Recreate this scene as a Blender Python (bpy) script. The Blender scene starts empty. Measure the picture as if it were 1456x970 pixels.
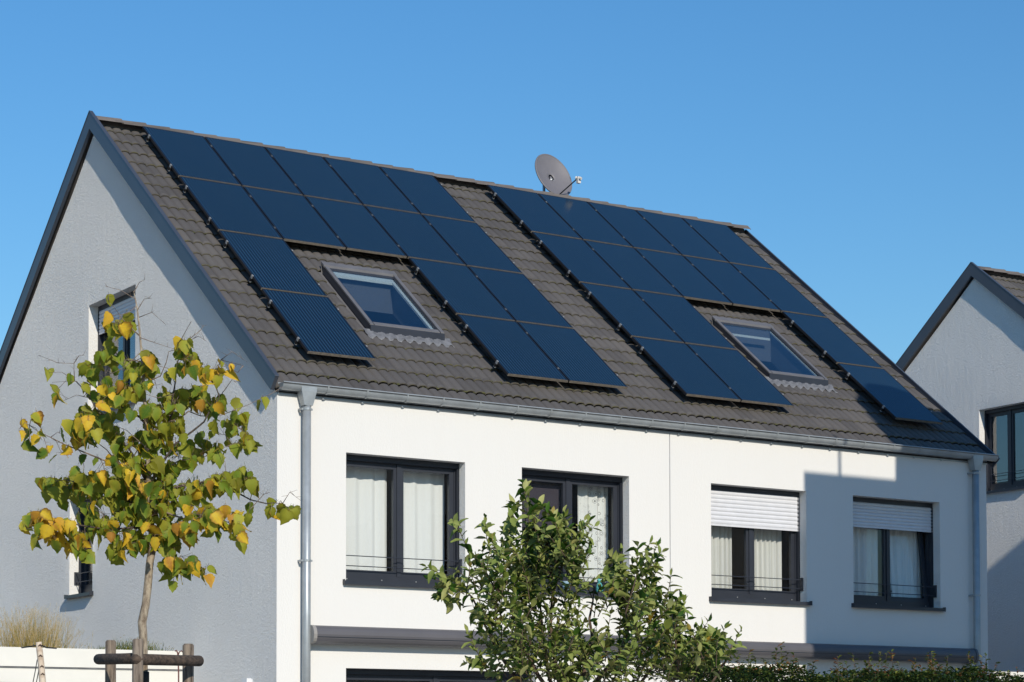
import bpy, math, random
import numpy as np
from mathutils import Vector, Matrix

SC = bpy.context.scene
COL = SC.collection
R = math.radians

# ---------------------------------------------------------------- camera
EYE = 1.6
YAW, PITCH, ROLL = R(-33.1321), R(2.211), R(-0.1036)
CAM = Vector((-11.896, -23.5752, EYE))
fwd = Vector((-math.sin(YAW)*math.cos(PITCH), math.cos(YAW)*math.cos(PITCH), math.sin(PITCH)))
rgt0 = Vector((math.cos(YAW), math.sin(YAW), 0))
up0 = rgt0.cross(fwd)
rgt = rgt0*math.cos(ROLL) + up0*math.sin(ROLL)
upv = up0*math.cos(ROLL) - rgt0*math.sin(ROLL)
cd = bpy.data.cameras.new("camera")
cd.sensor_width = 36
cd.lens = 3008.07/1456*36
cd.shift_y = 459.4/1456
cd.clip_end = 2000
cam = bpy.data.objects.new("camera", cd)
COL.objects.link(cam)
M = Matrix((rgt, upv, -fwd)).transposed().to_4x4()
M.translation = CAM
cam.matrix_world = M
SC.camera = cam

# ---------------------------------------------------------------- light
SUN_A, SUN_EL = R(11.0), R(27.9)
world = bpy.data.worlds.new("World")
SC.world = world
world.use_nodes = True
wn = world.node_tree
bg = wn.nodes["Background"]
sky = wn.nodes.new("ShaderNodeTexSky")
sky.sky_type = 'NISHITA'
sky.sun_disc = False
sky.sun_elevation = SUN_EL
sky.sun_rotation = math.pi + SUN_A
sky.altitude = 300
sky.air_density = 1.7
sky.dust_density = 0.0
sky.ozone_density = 10.0
hsv = wn.nodes.new("ShaderNodeHueSaturation")      # one even saturation over the whole sky
hsv.inputs["Saturation"].default_value = 1.09
wn.links.new(sky.outputs[0], hsv.inputs["Color"])
wn.links.new(hsv.outputs[0], bg.inputs[0])
bg.inputs[1].default_value = 0.115
sl = bpy.data.lights.new("sun", 'SUN')
sl.energy = 3.45
sl.angle = R(0.53)
sl.color = (1.0, 0.93, 0.81)
sun = bpy.data.objects.new("sun", sl)
COL.objects.link(sun)
ldir = Vector((math.sin(SUN_A)*math.cos(SUN_EL), math.cos(SUN_A)*math.cos(SUN_EL), -math.sin(SUN_EL)))
sun.rotation_euler = ldir.to_track_quat('-Z', 'Y').to_euler()
sun.location = (-10, -60, 40)
SC.view_settings.view_transform = 'Standard'
SC.view_settings.look = 'None'
SC.view_settings.exposure = 0.12
SC.view_settings.gamma = 1.0
SC.view_settings.use_curve_mapping = False

# ---------------------------------------------------------------- helpers
def tag(o, label=None, cat=None, group=None, kind=None):
    if label: o["label"] = label
    if cat: o["category"] = cat
    if group: o["group"] = group
    if kind: o["kind"] = kind
    return o

def link(o, parent=None):
    COL.objects.link(o)
    if parent is not None: o.parent = parent
    return o

def empty(name, loc=(0, 0, 0), parent=None):
    o = bpy.data.objects.new(name, None)
    o.location = loc
    o.empty_display_size = 0.2
    return link(o, parent)

def inst(name, mesh, parent=None, loc=(0, 0, 0), rot=None):
    o = bpy.data.objects.new(name, mesh)
    o.location = loc
    if rot is not None: o.rotation_euler = rot
    return link(o, parent)

class MB:
    def __init__(s):
        s.v = []; s.f = []; s.m = []
    def add(s, verts, faces, mi=0):
        k = len(s.v)
        s.v.extend([tuple(p) for p in verts])
        s.f.extend([tuple(i+k for i in f) for f in faces])
        s.m.extend([mi]*len(faces))
        return s
    def box(s, lo, hi, mi=0, tf=None):
        x0, y0, z0 = lo; x1, y1, z1 = hi
        p = [(x0,y0,z0),(x1,y0,z0),(x1,y1,z0),(x0,y1,z0),(x0,y0,z1),(x1,y0,z1),(x1,y1,z1),(x0,y1,z1)]
        if tf: p = [tf(*q) for q in p]
        return s.add(p, [(0,3,2,1),(4,5,6,7),(0,1,5,4),(1,2,6,5),(2,3,7,6),(3,0,4,7)], mi)
    def quad(s, pts, mi=0):
        return s.add(pts, [tuple(range(len(pts)))], mi)
    def prism(s, poly, a, b, mi=0):
        """poly: list of 3-vectors, swept from +a to +b"""
        n = len(poly); a = Vector(a); b = Vector(b)
        p = [Vector(q)+a for q in poly] + [Vector(q)+b for q in poly]
        f = [(i, (i+1) % n, n+(i+1) % n, n+i) for i in range(n)]
        f += [tuple(range(n-1, -1, -1)), tuple(range(n, 2*n))]
        return s.add(p, f, mi)
    def tube(s, path, rad, n=8, mi=0, caps=True):
        path = [Vector(p) for p in path]
        if not hasattr(rad, '__len__'): rad = [rad]*len(path)
        k = len(s.v); ref = None
        for i, p in enumerate(path):
            t = (path[min(i+1, len(path)-1)] - path[max(i-1, 0)])
            if t.length < 1e-9: t = Vector((0, 0, 1))
            t.normalize()
            if ref is None:
                ref = Vector((1, 0, 0)) if abs(t.x) < .8 else Vector((0, 1, 0))
            u = (ref - t*ref.dot(t)).normalized(); w = t.cross(u); ref = u
            for j in range(n):
                a = 2*math.pi*j/n
                s.v.append(tuple(p + (u*math.cos(a) + w*math.sin(a))*rad[i]))
        for i in range(len(path)-1):
            for j in range(n):
                s.f.append((k+i*n+j, k+i*n+(j+1) % n, k+(i+1)*n+(j+1) % n, k+(i+1)*n+j)); s.m.append(mi)
        if caps:
            s.f.append(tuple(k+j for j in range(n-1, -1, -1))); s.m.append(mi)
            e = k+(len(path)-1)*n
            s.f.append(tuple(e+j for j in range(n))); s.m.append(mi)
        return s
    def mesh(s, name, mats, smooth=False):
        me = bpy.data.meshes.new(name)
        me.from_pydata(s.v, [], s.f)
        if not isinstance(mats, (list, tuple)): mats = [mats]
        for m in mats: me.materials.append(m)
        if len(mats) > 1: me.polygons.foreach_set("material_index", s.m)
        if smooth: me.polygons.foreach_set("use_smooth", [True]*len(s.f))
        me.update()
        return me
    def build(s, name, mats, parent=None, smooth=False, kind=None, loc=(0, 0, 0)):
        o = inst(name, s.mesh(name, mats, smooth), parent, loc)
        if kind: o["kind"] = kind
        return o

# ---------------------------------------------------------------- materials
def newmat(name):
    m = bpy.data.materials.new(name); m.use_nodes = True
    nt = m.node_tree; b = nt.nodes["Principled BSDF"]
    return m, nt, b
def N(nt, t, **kw):
    n = nt.nodes.new("ShaderNode"+t)
    for k, v in kw.items():
        if k in n.inputs: n.inputs[k].default_value = v
        else: setattr(n, k, v)
    return n
def ramp(nt, fac, stops):
    r = nt.nodes.new("ShaderNodeValToRGB")
    el = r.color_ramp.elements
    while len(el) < len(stops): el.new(0.5)
    for e, (p, c) in zip(el, stops):
        e.position = p; e.color = (*c, 1) if len(c) == 3 else c
    nt.links.new(fac, r.inputs[0])
    return r.outputs[0]
def mixc(nt, fac, a, b, mode='MIX'):
    m = nt.nodes.new("ShaderNodeMix"); m.data_type = 'RGBA'; m.blend_type = mode
    for sock, val in ((m.inputs[0], fac), (m.inputs[6], a), (m.inputs[7], b)):
        if hasattr(val, 'is_output'): nt.links.new(val, sock)
        elif isinstance(val, (int, float)): sock.default_value = val
        else: sock.default_value = (*val, 1)
    return m.outputs[2]
def math_(nt, op, a, b=None, c=None):
    m = nt.nodes.new("ShaderNodeMath"); m.operation = op
    for i, v in enumerate((a, b, c)):
        if v is None: continue
        if hasattr(v, 'is_output'): nt.links.new(v, m.inputs[i])
        else: m.inputs[i].default_value = v
    return m.outputs[0]
def noise(nt, vec, scale, detail=3, rough=.5):
    n = N(nt, "TexNoise", Scale=scale, Detail=detail, Roughness=rough)
    if vec is not None: nt.links.new(vec, n.inputs["Vector"])
    return n.outputs["Fac"]
def bump(nt, b, height, strength, dist):
    n = N(nt, "Bump", Strength=strength, Distance=dist)
    nt.links.new(height, n.inputs["Height"])
    nt.links.new(n.outputs[0], b.inputs["Normal"])
    return n
def simple(name, col, rough=.6, metal=0., spec=.5, var=0., vscale=8., bmp=0.):
    m, nt, b = newmat(name)
    b.inputs["Roughness"].default_value = rough
    b.inputs["Metallic"].default_value = metal
    b.inputs["Specular IOR Level"].default_value = spec
    if var or bmp:
        g = N(nt, "NewGeometry")
        f = noise(nt, g.outputs["Position"], vscale, 5, .6)
        if var:
            c = ramp(nt, f, [(.3, [x*(1-var) for x in col]), (.7, [min(1, x*(1+var)) for x in col])])
            nt.links.new(c, b.inputs["Base Color"])
        else: b.inputs["Base Color"].default_value = (*col, 1)
        if bmp: bump(nt, b, f, .5, bmp)
    else: b.inputs["Base Color"].default_value = (*col, 1)
    return m

def plaster_mat(name, bs, bd, sc=48):
    m, nt, b = newmat(name)
    g = N(nt, "NewGeometry"); P = g.outputs["Position"]
    mp = N(nt, "Mapping"); mp.inputs["Scale"].default_value = (1, 1, .45)
    nt.links.new(P, mp.inputs[0])
    grain = noise(nt, mp.outputs[0], sc, 4, .7)
    mp2 = N(nt, "Mapping"); mp2.inputs["Scale"].default_value = (3, 3, .35)
    nt.links.new(P, mp2.inputs[0])
    streak = noise(nt, mp2.outputs[0], 2.2, 4, .6)
    big = noise(nt, P, .6, 3, .5)
    c = mixc(nt, streak, (.785, .77, .74), (.80, .785, .76))
    c = mixc(nt, math_(nt, 'MULTIPLY', big, .25), c, (.74, .725, .70))
    nt.links.new(c, b.inputs["Base Color"])
    b.inputs["Roughness"].default_value = .95
    b.inputs["Specular IOR Level"].default_value = .15
    h = math_(nt, 'MULTIPLY_ADD', streak, .6, grain)
    bump(nt, b, h, bs, bd)
    if 'Diffuse Roughness' in b.inputs: b.inputs['Diffuse Roughness'].default_value = 1.0
    return m

def tile_mat(name="roof_tile_clay", base=(.094, .086, .082)):
    m, nt, b = newmat(name)
    g = N(nt, "NewGeometry"); P = g.outputs["Position"]
    sx = N(nt, "SeparateXYZ"); nt.links.new(P, sx.inputs[0])
    cx = N(nt, "CombineXYZ")
    nt.links.new(math_(nt, 'FLOOR', math_(nt, 'DIVIDE', math_(nt, 'ADD', sx.outputs[0], .036), .2985)), cx.inputs[0])
    nt.links.new(math_(nt, 'FLOOR', math_(nt, 'DIVIDE', math_(nt, 'SUBTRACT', sx.outputs[1], 0.03), .2808)), cx.inputs[1])
    wnz = N(nt, "TexWhiteNoise"); nt.links.new(cx.outputs[0], wnz.inputs[0])
    patch = noise(nt, P, .55, 4, .55)
    fine = noise(nt, P, 45, 4, .7)
    v = math_(nt, 'MULTIPLY_ADD', wnz.outputs[0], .22, math_(nt, 'MULTIPLY_ADD', patch, .5, math_(nt, 'MULTIPLY', fine, .3)))
    c = ramp(nt, v, [(.22, [x*.6 for x in base]), (.5, base), (.82, [base[0]*1.42, base[1]*1.4, base[2]*1.33])])
    # lichen freckles
    vz = N(nt, "TexVoronoi", Scale=26.); nt.links.new(P, vz.inputs["Vector"])
    spot = math_(nt, 'MULTIPLY', math_(nt, 'LESS_THAN', vz.outputs["Distance"], .16), math_(nt, 'GREATER_THAN', noise(nt, P, 2.3, 2), .55))
    c = mixc(nt, math_(nt, 'MULTIPLY', spot, .35), c, (.22, .205, .16))
    nt.links.new(c, b.inputs["Base Color"])
    b.inputs["Roughness"].default_value = .78
    b.inputs["Specular IOR Level"].default_value = .35
    bump(nt, b, fine, .35, .006)
    return m
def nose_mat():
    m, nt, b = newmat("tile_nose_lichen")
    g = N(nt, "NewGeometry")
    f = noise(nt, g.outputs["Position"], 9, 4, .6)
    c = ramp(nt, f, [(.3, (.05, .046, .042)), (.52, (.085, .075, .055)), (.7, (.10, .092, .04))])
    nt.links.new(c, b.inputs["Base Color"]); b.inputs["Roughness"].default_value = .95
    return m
def moss_mat():
    m, nt, b = newmat("moss")
    g = N(nt, "NewGeometry")
    f = noise(nt, g.outputs["Position"], 6, 4, .7)
    c = ramp(nt, f, [(.3, (.04, .04, .018)), (.55, (.07, .07, .022)), (.75, (.12, .12, .03))])
    nt.links.new(c, b.inputs["Base Color"]); b.inputs["Roughness"].default_value = 1
    return m
def solar_mat():
    m, nt, b = newmat("solar_glass")
    tc = N(nt, "TexCoord"); sx = N(nt, "SeparateXYZ")
    nt.links.new(tc.outputs["Object"], sx.inputs[0])
    fr = math_(nt, 'FRACT', math_(nt, 'MULTIPLY', sx.outputs[0], 20.0))
    ln = math_(nt, 'POWER', math_(nt, 'MULTIPLY_ADD', math_(nt, 'COSINE', math_(nt, 'MULTIPLY', fr, 2*math.pi)), .5, .5), 2.6)
    fr2 = math_(nt, 'FRACT', math_(nt, 'MULTIPLY', sx.outputs[1], 11.9))
    ln2 = math_(nt, 'LESS_THAN', fr2, .06)
    oi = N(nt, "ObjectInfo")
    dark = mixc(nt, oi.outputs["Random"], (.0015, .006, .014), (.002, .008, .017))
    lite = mixc(nt, oi.outputs["Random"], (.017, .052, .094), (.019, .056, .100))
    c = mixc(nt, ln, dark, lite)
    c = mixc(nt, math_(nt, 'MULTIPLY', ln2, .5), c, (.005, .02, .055))
    nz = noise(nt, tc.outputs["Object"], 2.5, 4, .6)
    c = mixc(nt, math_(nt, 'MULTIPLY', nz, .06), c, (.12, .12, .11))
    nt.links.new(c, b.inputs["Base Color"])
    b.inputs["Roughness"].default_value = .16
    b.inputs["IOR"].default_value = 1.45
    return m
def glass_mat(name, tint=(.86, .9, .9), ior=1.5, rough=0.0):
    m = bpy.data.materials.new(name); m.use_nodes = True
    nt = m.node_tree; nt.nodes.remove(nt.nodes["Principled BSDF"])
    out = nt.nodes["Material Output"]
    tr = N(nt, "BsdfTransparent"); tr.inputs[0].default_value = (*tint, 1)
    gl = N(nt, "BsdfGlossy"); gl.inputs["Roughness"].default_value = rough
    fr = N(nt, "Fresnel")
    geo = N(nt, "NewGeometry")
    nt.links.new(math_(nt, 'ADD', math_(nt, 'MULTIPLY', geo.outputs["Backfacing"], 1/ior - ior), ior), fr.inputs[0])
    nz = noise(nt, geo.outputs["Position"], 1.3, 2, .4)
    bp = N(nt, "Bump", Strength=.08, Distance=.02); nt.links.new(nz, bp.inputs["Height"])
    nt.links.new(bp.outputs[0], gl.inputs["Normal"])
    mx = N(nt, "MixShader")
    nt.links.new(fr.outputs[0], mx.inputs[0]); nt.links.new(tr.outputs[0], mx.inputs[1]); nt.links.new(gl.outputs[0], mx.inputs[2])
    nt.links.new(mx.outputs[0], out.inputs[0])
    return m
def cloth_mat(name, col, trans=.3, pattern=False):
    m = bpy.data.materials.new(name); m.use_nodes = True
    nt = m.node_tree; nt.nodes.remove(nt.nodes["Principled BSDF"])
    out = nt.nodes["Material Output"]
    d = N(nt, "BsdfDiffuse"); t = N(nt, "BsdfTranslucent"); mx = N(nt, "MixShader"); mx.inputs[0].default_value = trans
    tc = N(nt, "TexCoord")
    if pattern:
        v = N(nt, "TexVoronoi", Scale=11.0, Randomness=.8); nt.links.new(tc.outputs["Object"], v.inputs["Vector"])
        rg = math_(nt, 'SINE', math_(nt, 'MULTIPLY', v.outputs["Distance"], 34.0))
        fl = math_(nt, 'MULTIPLY', math_(nt, 'GREATER_THAN', rg, .25), math_(nt, 'LESS_THAN', v.outputs["Distance"], .42))
        nz = noise(nt, tc.outputs["Object"], 60, 2)
        sx = N(nt, "SeparateXYZ"); nt.links.new(tc.outputs["Object"], sx.inputs[0])
        side = math_(nt, 'GREATER_THAN', math_(nt, 'ADD', sx.outputs[0], math_(nt, 'MULTIPLY', nz, .02)), .2)
        c = mixc(nt, math_(nt, 'MULTIPLY', fl, math_(nt, 'MULTIPLY_ADD', side, .55, .12)), col, (.08, .08, .08))
    else:
        nz = noise(nt, tc.outputs["Object"], 30, 3)
        c = mixc(nt, nz, [x*.93 for x in col], col)
    nt.links.new(c, d.inputs[0]); nt.links.new(c, t.inputs[0])
    nt.links.new(d.outputs[0], mx.inputs[1]); nt.links.new(t.outputs[0], mx.inputs[2]); nt.links.new(mx.outputs[0], out.inputs[0])
    return m
def leaf_mat(name, stops, rim=None, rimw=.5, trans=.28, back=None, attr=False, vein=False):
    m, nt, b = newmat(name)
    out = nt.nodes["Material Output"]
    if attr:
        at = N(nt, "Attribute"); at.attribute_name = "rnd"; rnd = at.outputs["Fac"]
    else:
        rnd = N(nt, "ObjectInfo").outputs["Random"]
    c = ramp(nt, rnd, stops)
    uv = N(nt, "Attribute"); uv.attribute_name = "rim"
    geo = N(nt, "NewGeometry")
    nz = noise(nt, geo.outputs["Position"], 55, 3, .6)
    if rim is not None:
        rc = ramp(nt, math_(nt, 'FRACT', math_(nt, 'MULTIPLY', rnd, 7.3)), rim)
        f = math_(nt, 'MULTIPLY_ADD', uv.outputs["Fac"], 1.5, math_(nt, 'MULTIPLY_ADD', nz, 1.1, -1.35 + rimw))
        f = math_(nt, 'MINIMUM', math_(nt, 'MAXIMUM', f, 0.), 1.)
        c = mixc(nt, f, c, rc)
    if vein:
        tco = N(nt, "TexCoord"); sv = N(nt, "SeparateXYZ"); nt.links.new(tco.outputs["Object"], sv.inputs[0])
        ax = math_(nt, 'ABSOLUTE', sv.outputs[0])
        vv = math_(nt, 'SINE', math_(nt, 'MULTIPLY', math_(nt, 'SUBTRACT', sv.outputs[1], math_(nt, 'MULTIPLY', ax, .75)), 44.))
        mid = math_(nt, 'LESS_THAN', ax, .018)
        c = mixc(nt, math_(nt, 'MAXIMUM', math_(nt, 'MULTIPLY', math_(nt, 'GREATER_THAN', vv, .75), .35), math_(nt, 'MULTIPLY', mid, .6)), c, mixc(nt, .5, c, (.45, .42, .12)))
    c = mixc(nt, .35, c, mixc(nt, nz, (.55, .55, .55), (1.45, 1.45, 1.45)), 'MULTIPLY')
    if back is not None:
        c = mixc(nt, math_(nt, 'MULTIPLY', geo.outputs["Backfacing"], .75), c, back)
    nt.links.new(c, b.inputs["Base Color"])
    b.inputs["Roughness"].default_value = .55
    b.inputs["Specular IOR Level"].default_value = .22
    t = N(nt, "BsdfTranslucent"); nt.links.new(c, t.inputs[0])
    mx = N(nt, "MixShader"); mx.inputs[0].default_value = trans
    nt.links.new(b.outputs[0], mx.inputs[1]); nt.links.new(t.outputs[0], mx.inputs[2]); nt.links.new(mx.outputs[0], out.inputs[0])
    return m
def bark_mat(name, c0, c1, scale=30, zs=.25):
    m, nt, b = newmat(name)
    tc = N(nt, "NewGeometry"); mp = N(nt, "Mapping"); mp.inputs["Scale"].default_value = (1, 1, zs)
    nt.links.new(tc.outputs["Position"], mp.inputs[0])
    f = noise(nt, mp.outputs[0], scale, 5, .65)
    nt.links.new(ramp(nt, f, [(.35, c0), (.62, c1)]), b.inputs["Base Color"])
    b.inputs["Roughness"].default_value = .9
    bump(nt, b, f, .8, .01)
    return m

MT = {}
MT['plaster'] = plaster_mat("smooth_white_plaster", .35, .010); MT['rough'] = plaster_mat("rough_white_plaster", .9, .028, 62)
MT['tile'] = tile_mat(); MT['nose'] = nose_mat(); MT['moss'] = moss_mat()
MT['ridge'] = tile_mat("ridge_tile_clay", (.15, .128, .112))
MT['solar'] = solar_mat()
MT['black'] = simple("black_anodised", (.012, .013, .016), .4, var=.2)
MT['edge'] = simple("beige_frame_edge", (.17, .145, .115), .7, var=.35, vscale=30)  # beige on the lower frame face only, the other sides are black
MT['alu'] = simple("bare_aluminium", (.48, .48, .47), .35, .4, var=.1)
MT['anth'] = simple("anthracite_paint", (.027, .031, .042), .42, var=.12, vscale=3)
MT['verge'] = simple("anthracite_sheet_metal", (.058, .066, .084), .38, var=.12, vscale=1.5)
MT['zinc'] = simple("weathered_zinc", (.37, .395, .405), .38, .3, var=.14, vscale=5)
MT['under'] = simple("roof_underlay", (.02, .02, .022), .9)
MT['velux'] = simple("grey_brown_sheet_metal", (.145, .138, .138), .45, .0, var=.12, vscale=6)
MT['lead'] = simple("grey_flashing", (.17, .17, .178), .55, .1, var=.35, vscale=14)
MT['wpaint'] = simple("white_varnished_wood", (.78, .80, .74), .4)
MT['lining'] = simple("shaded_lining_board", (.13, .14, .165), .7)  # white lining board, its shade put into this dark blue-grey
MT['shut'] = simple("white_shutter_slat", (.68, .68, .70), .45, var=.04)
MT['wallpaint'] = simple("room_paint", (.40, .38, .35), .9)
MT['brown'] = simple("brown_room_paint", (.060, .038, .028), .9, var=.15, vscale=1.)
MT['floor'] = simple("floor_screed", (.16, .13, .10), .8)
MT['pane'] = glass_mat("window_glass", (.97, .98, .98), 1.45)
MT['coat'] = glass_mat("coated_window_glass", (.70, .75, .80), 2.5)
MT['sky_pane'] = glass_mat("skylight_glass", (.84, .88, .90), 2.0)
MT['curt'] = cloth_mat("white_curtain_cloth", (.92, .92, .89), .15)
MT['sheer'] = cloth_mat("sheer_curtain_cloth", (.86, .85, .80), .25)
MT['lace'] = cloth_mat("floral_lace_cloth", (.88, .88, .84), .15, True)
MT['awn'] = simple("grey_awning_metal", (.115, .11, .118), .45, .1, var=.08, vscale=2)
MT['cap'] = simple("grey_end_cap", (.30, .28, .26), .5)
MT['dish'] = simple("grey_dish_paint", (.17, .158, .166), .5, var=.05)
MT['lnb'] = simple("pale_plastic", (.68, .64, .58), .5)
MT['blue'] = simple("blue_sticker", (.05, .18, .42), .5)
MT['turq'] = simple("turquoise_glaze", (.10, .42, .40), .25, var=.2, vscale=20)
MT['pale'] = simple("pale_blue_glaze", (.38, .56, .68), .3)
MT['garage'] = simple("cream_garage_paint", (.76, .735, .67), .8, var=.04, vscale=2, bmp=.002)
MT['wood'] = bark_mat("weathered_wood", (.07, .052, .04), (.27, .215, .165), 40, .12)
MT['rail'] = bark_mat("dark_stained_wood", (.032, .024, .019), (.12, .082, .058), 34, 1.6)
MT['bark'] = bark_mat("lime_bark", (.17, .125, .085), (.42, .35, .26), 42, .45)
MT['twig'] = bark_mat("twig_bark", (.10, .07, .05), (.32, .24, .18), 40, .5)
MT['branch'] = bark_mat("dark_branch_bark", (.03, .023, .018), (.12, .09, .065), 40, .5)
MT['stem'] = bark_mat("shrub_bark", (.04, .027, .018), (.15, .10, .065), 40, .5)
MT['lime'] = leaf_mat("lime_leaf",
    [(.0, (.035, .075, .010)), (.26, (.065, .125, .012)), (.40, (.19, .21, .018)), (.56, (.40, .29, .022)), (.78, (.52, .29, .02)), (1., (.34, .16, .03))],
    [(.0, (.50, .34, .03)), (.5, (.42, .25, .03)), (1., (.17, .075, .02))], .28, .30, back=(.24, .24, .07))
MT['apple'] = leaf_mat("shrub_leaf",
    [(.0, (.020, .062, .008)), (.3, (.06, .135, .014)), (.5, (.20, .235, .04)), (.94, (.46, .455, .17)), (1., (.36, .24, .03))],
    None, .4, .22, back=(.25, .30, .075))
MT['applea'] = leaf_mat("shrub_leaf_mass",
    [(.0, (.020, .062, .008)), (.3, (.06, .135, .014)), (.5, (.20, .235, .04)), (.94, (.46, .455, .17)), (1., (.36, .24, .03))],
    None, .4, .22, back=(.25, .30, .075), attr=True)
MT['hedge'] = leaf_mat("hedge_leaf",
    [(.0, (.012, .032, .010)), (.5, (.03, .065, .014)), (.78, (.085, .12, .025)), (.90, (.19, .20, .035)), (.96, (.25, .075, .03)), (1., (.33, .17, .07))],
    None, .4, .2, attr=True)
MT['grass'] = leaf_mat("dry_grass",
    [(.0, (.14, .16, .03)), (.3, (.42, .32, .10)), (.8, (.66, .47, .18)), (1., (.72, .56, .28))], None, .4, .25, attr=True)
MT['weed'] = leaf_mat("roof_weeds",
    [(.0, (.04, .07, .015)), (.6, (.12, .16, .03)), (.9, (.45, .36, .02)), (1., (.35, .18, .05))], None, .4, .25, attr=True)
MT['gravel'] = simple("pale_gravel", (.30, .28, .245), .95, var=.25, vscale=3)
MT['asphalt'] = simple("asphalt", (.05, .05, .052), .9, var=.2, vscale=20)
MT['paving'] = simple("concrete_paving", (.30, .29, .27), .9, var=.15, vscale=4)
MT['red'] = simple("red_brown_rod", (.16, .06, .05), .6)
MT['birch'] = bark_mat("birch_bark", (.50, .38, .28), (.72, .60, .47), 18, 1.4)
MT['scar'] = simple("birch_scar", (.07, .04, .03), .9)
MT['rubber'] = simple("black_strap", (.02, .02, .022), .7)
MT['white'] = simple("white_plastic", (.78, .78, .78), .4)
MT['brick'] = simple("pale_render", (.62, .58, .52), .9, var=.06, vscale=1)

# ---------------------------------------------------------------- house geometry constants
ANG = R(38.4305); CA, SA, TA = math.cos(ANG), math.sin(ANG), math.tan(ANG)
PY, PZ = 5.7716, 9.3101 + EYE         # top edge of the panel plane
XR = 12.3672                          # front wall length
RY = 6.02                             # ridge
DEPTH = 2*RY
X2 = 18.3                             # gable of the next house
def rp(x, s, off=0.):                 # point on the front roof plane, off = height above panel glass
    return Vector((x, PY - s*CA, PZ - s*SA + off/CA))
def roof_z(y, off):
    yy = y if y <= RY else 2*RY - y
    return PZ + (yy-PY)*TA + off/CA
GAUGE, S0, TW = .3585, -.17, .2985
TX0, NT, NR = -.036, 42, 22
ZT = 3.7325 + EYE                     # head of the upper windows
ZS = 2.095 + EYE                      # top of the sills
WX = [.9778, 3.6534, 6.8787, 9.5765]
WW = 1.7818
SKY = [(2.10, 3.27, 3.87, 5.62), (9.14, 10.33, 3.87, 5.60)]

# ---------------------------------------------------------------- wall sheet with openings
def wall_sheet(mb, us, vs, holes, P, top=None):
    us = sorted(set([round(u, 4) for u in us] + [round(h[i], 4) for h in holes for i in (0, 1)]))
    vs = sorted(set([round(v, 4) for v in vs] + [round(h[i], 4) for h in holes for i in (2, 3)]))
    idx = {}
    def vid(u, v):
        t = top(u) if top else 1e9
        v = min(v, t)
        k = (round(u, 4), round(v, 4))
        if k not in idx:
            idx[k] = len(mb.v); mb.v.append(tuple(P(u, v)))
        return idx[k]
    for i in range(len(us)-1):
        for j in range(len(vs)-1):
            uc, vc = (us[i]+us[i+1])/2, (vs[j]+vs[j+1])/2
            if any(h[0] < uc < h[1] and h[2] < vc < h[3] for h in holes): continue
            q = []
            for a in (vid(us[i], vs[j]), vid(us[i+1], vs[j]), vid(us[i+1], vs[j+1]), vid(us[i], vs[j+1])):
                if a not in q: q.append(a)
            if len(q) >= 3: mb.f.append(tuple(q)); mb.m.append(0)

def reveals(mb, hole, Q, depth):
    a0, a1, z0, z1 = hole
    for p, q in (((a0, z0), (a0, z1)), ((a0, z1), (a1, z1)), ((a1, z1), (a1, z0)), ((a1, z0), (a0, z0))):
        mb.quad([Q(p[0], 0, p[1]), Q(q[0], 0, q[1]), Q(q[0], depth, q[1]), Q(p[0], depth, p[1])])

def ring(mb, Q, a0, a1, z0, z1, w, d0, d1, tilt=0.):
    def T(a, d, z): return Q(a, d + (z-z0)*tilt, z)
    for lo, hi in (((a0, d0, z0), (a0+w, d1, z1)), ((a1-w, d0, z0), (a1, d1, z1)),
                   ((a0+w, d0, z0), (a1-w, d1, z0+w)), ((a0+w, d0, z1-w), (a1-w, d1, z1))):
        mb.box(lo, hi, 0, T)

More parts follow.
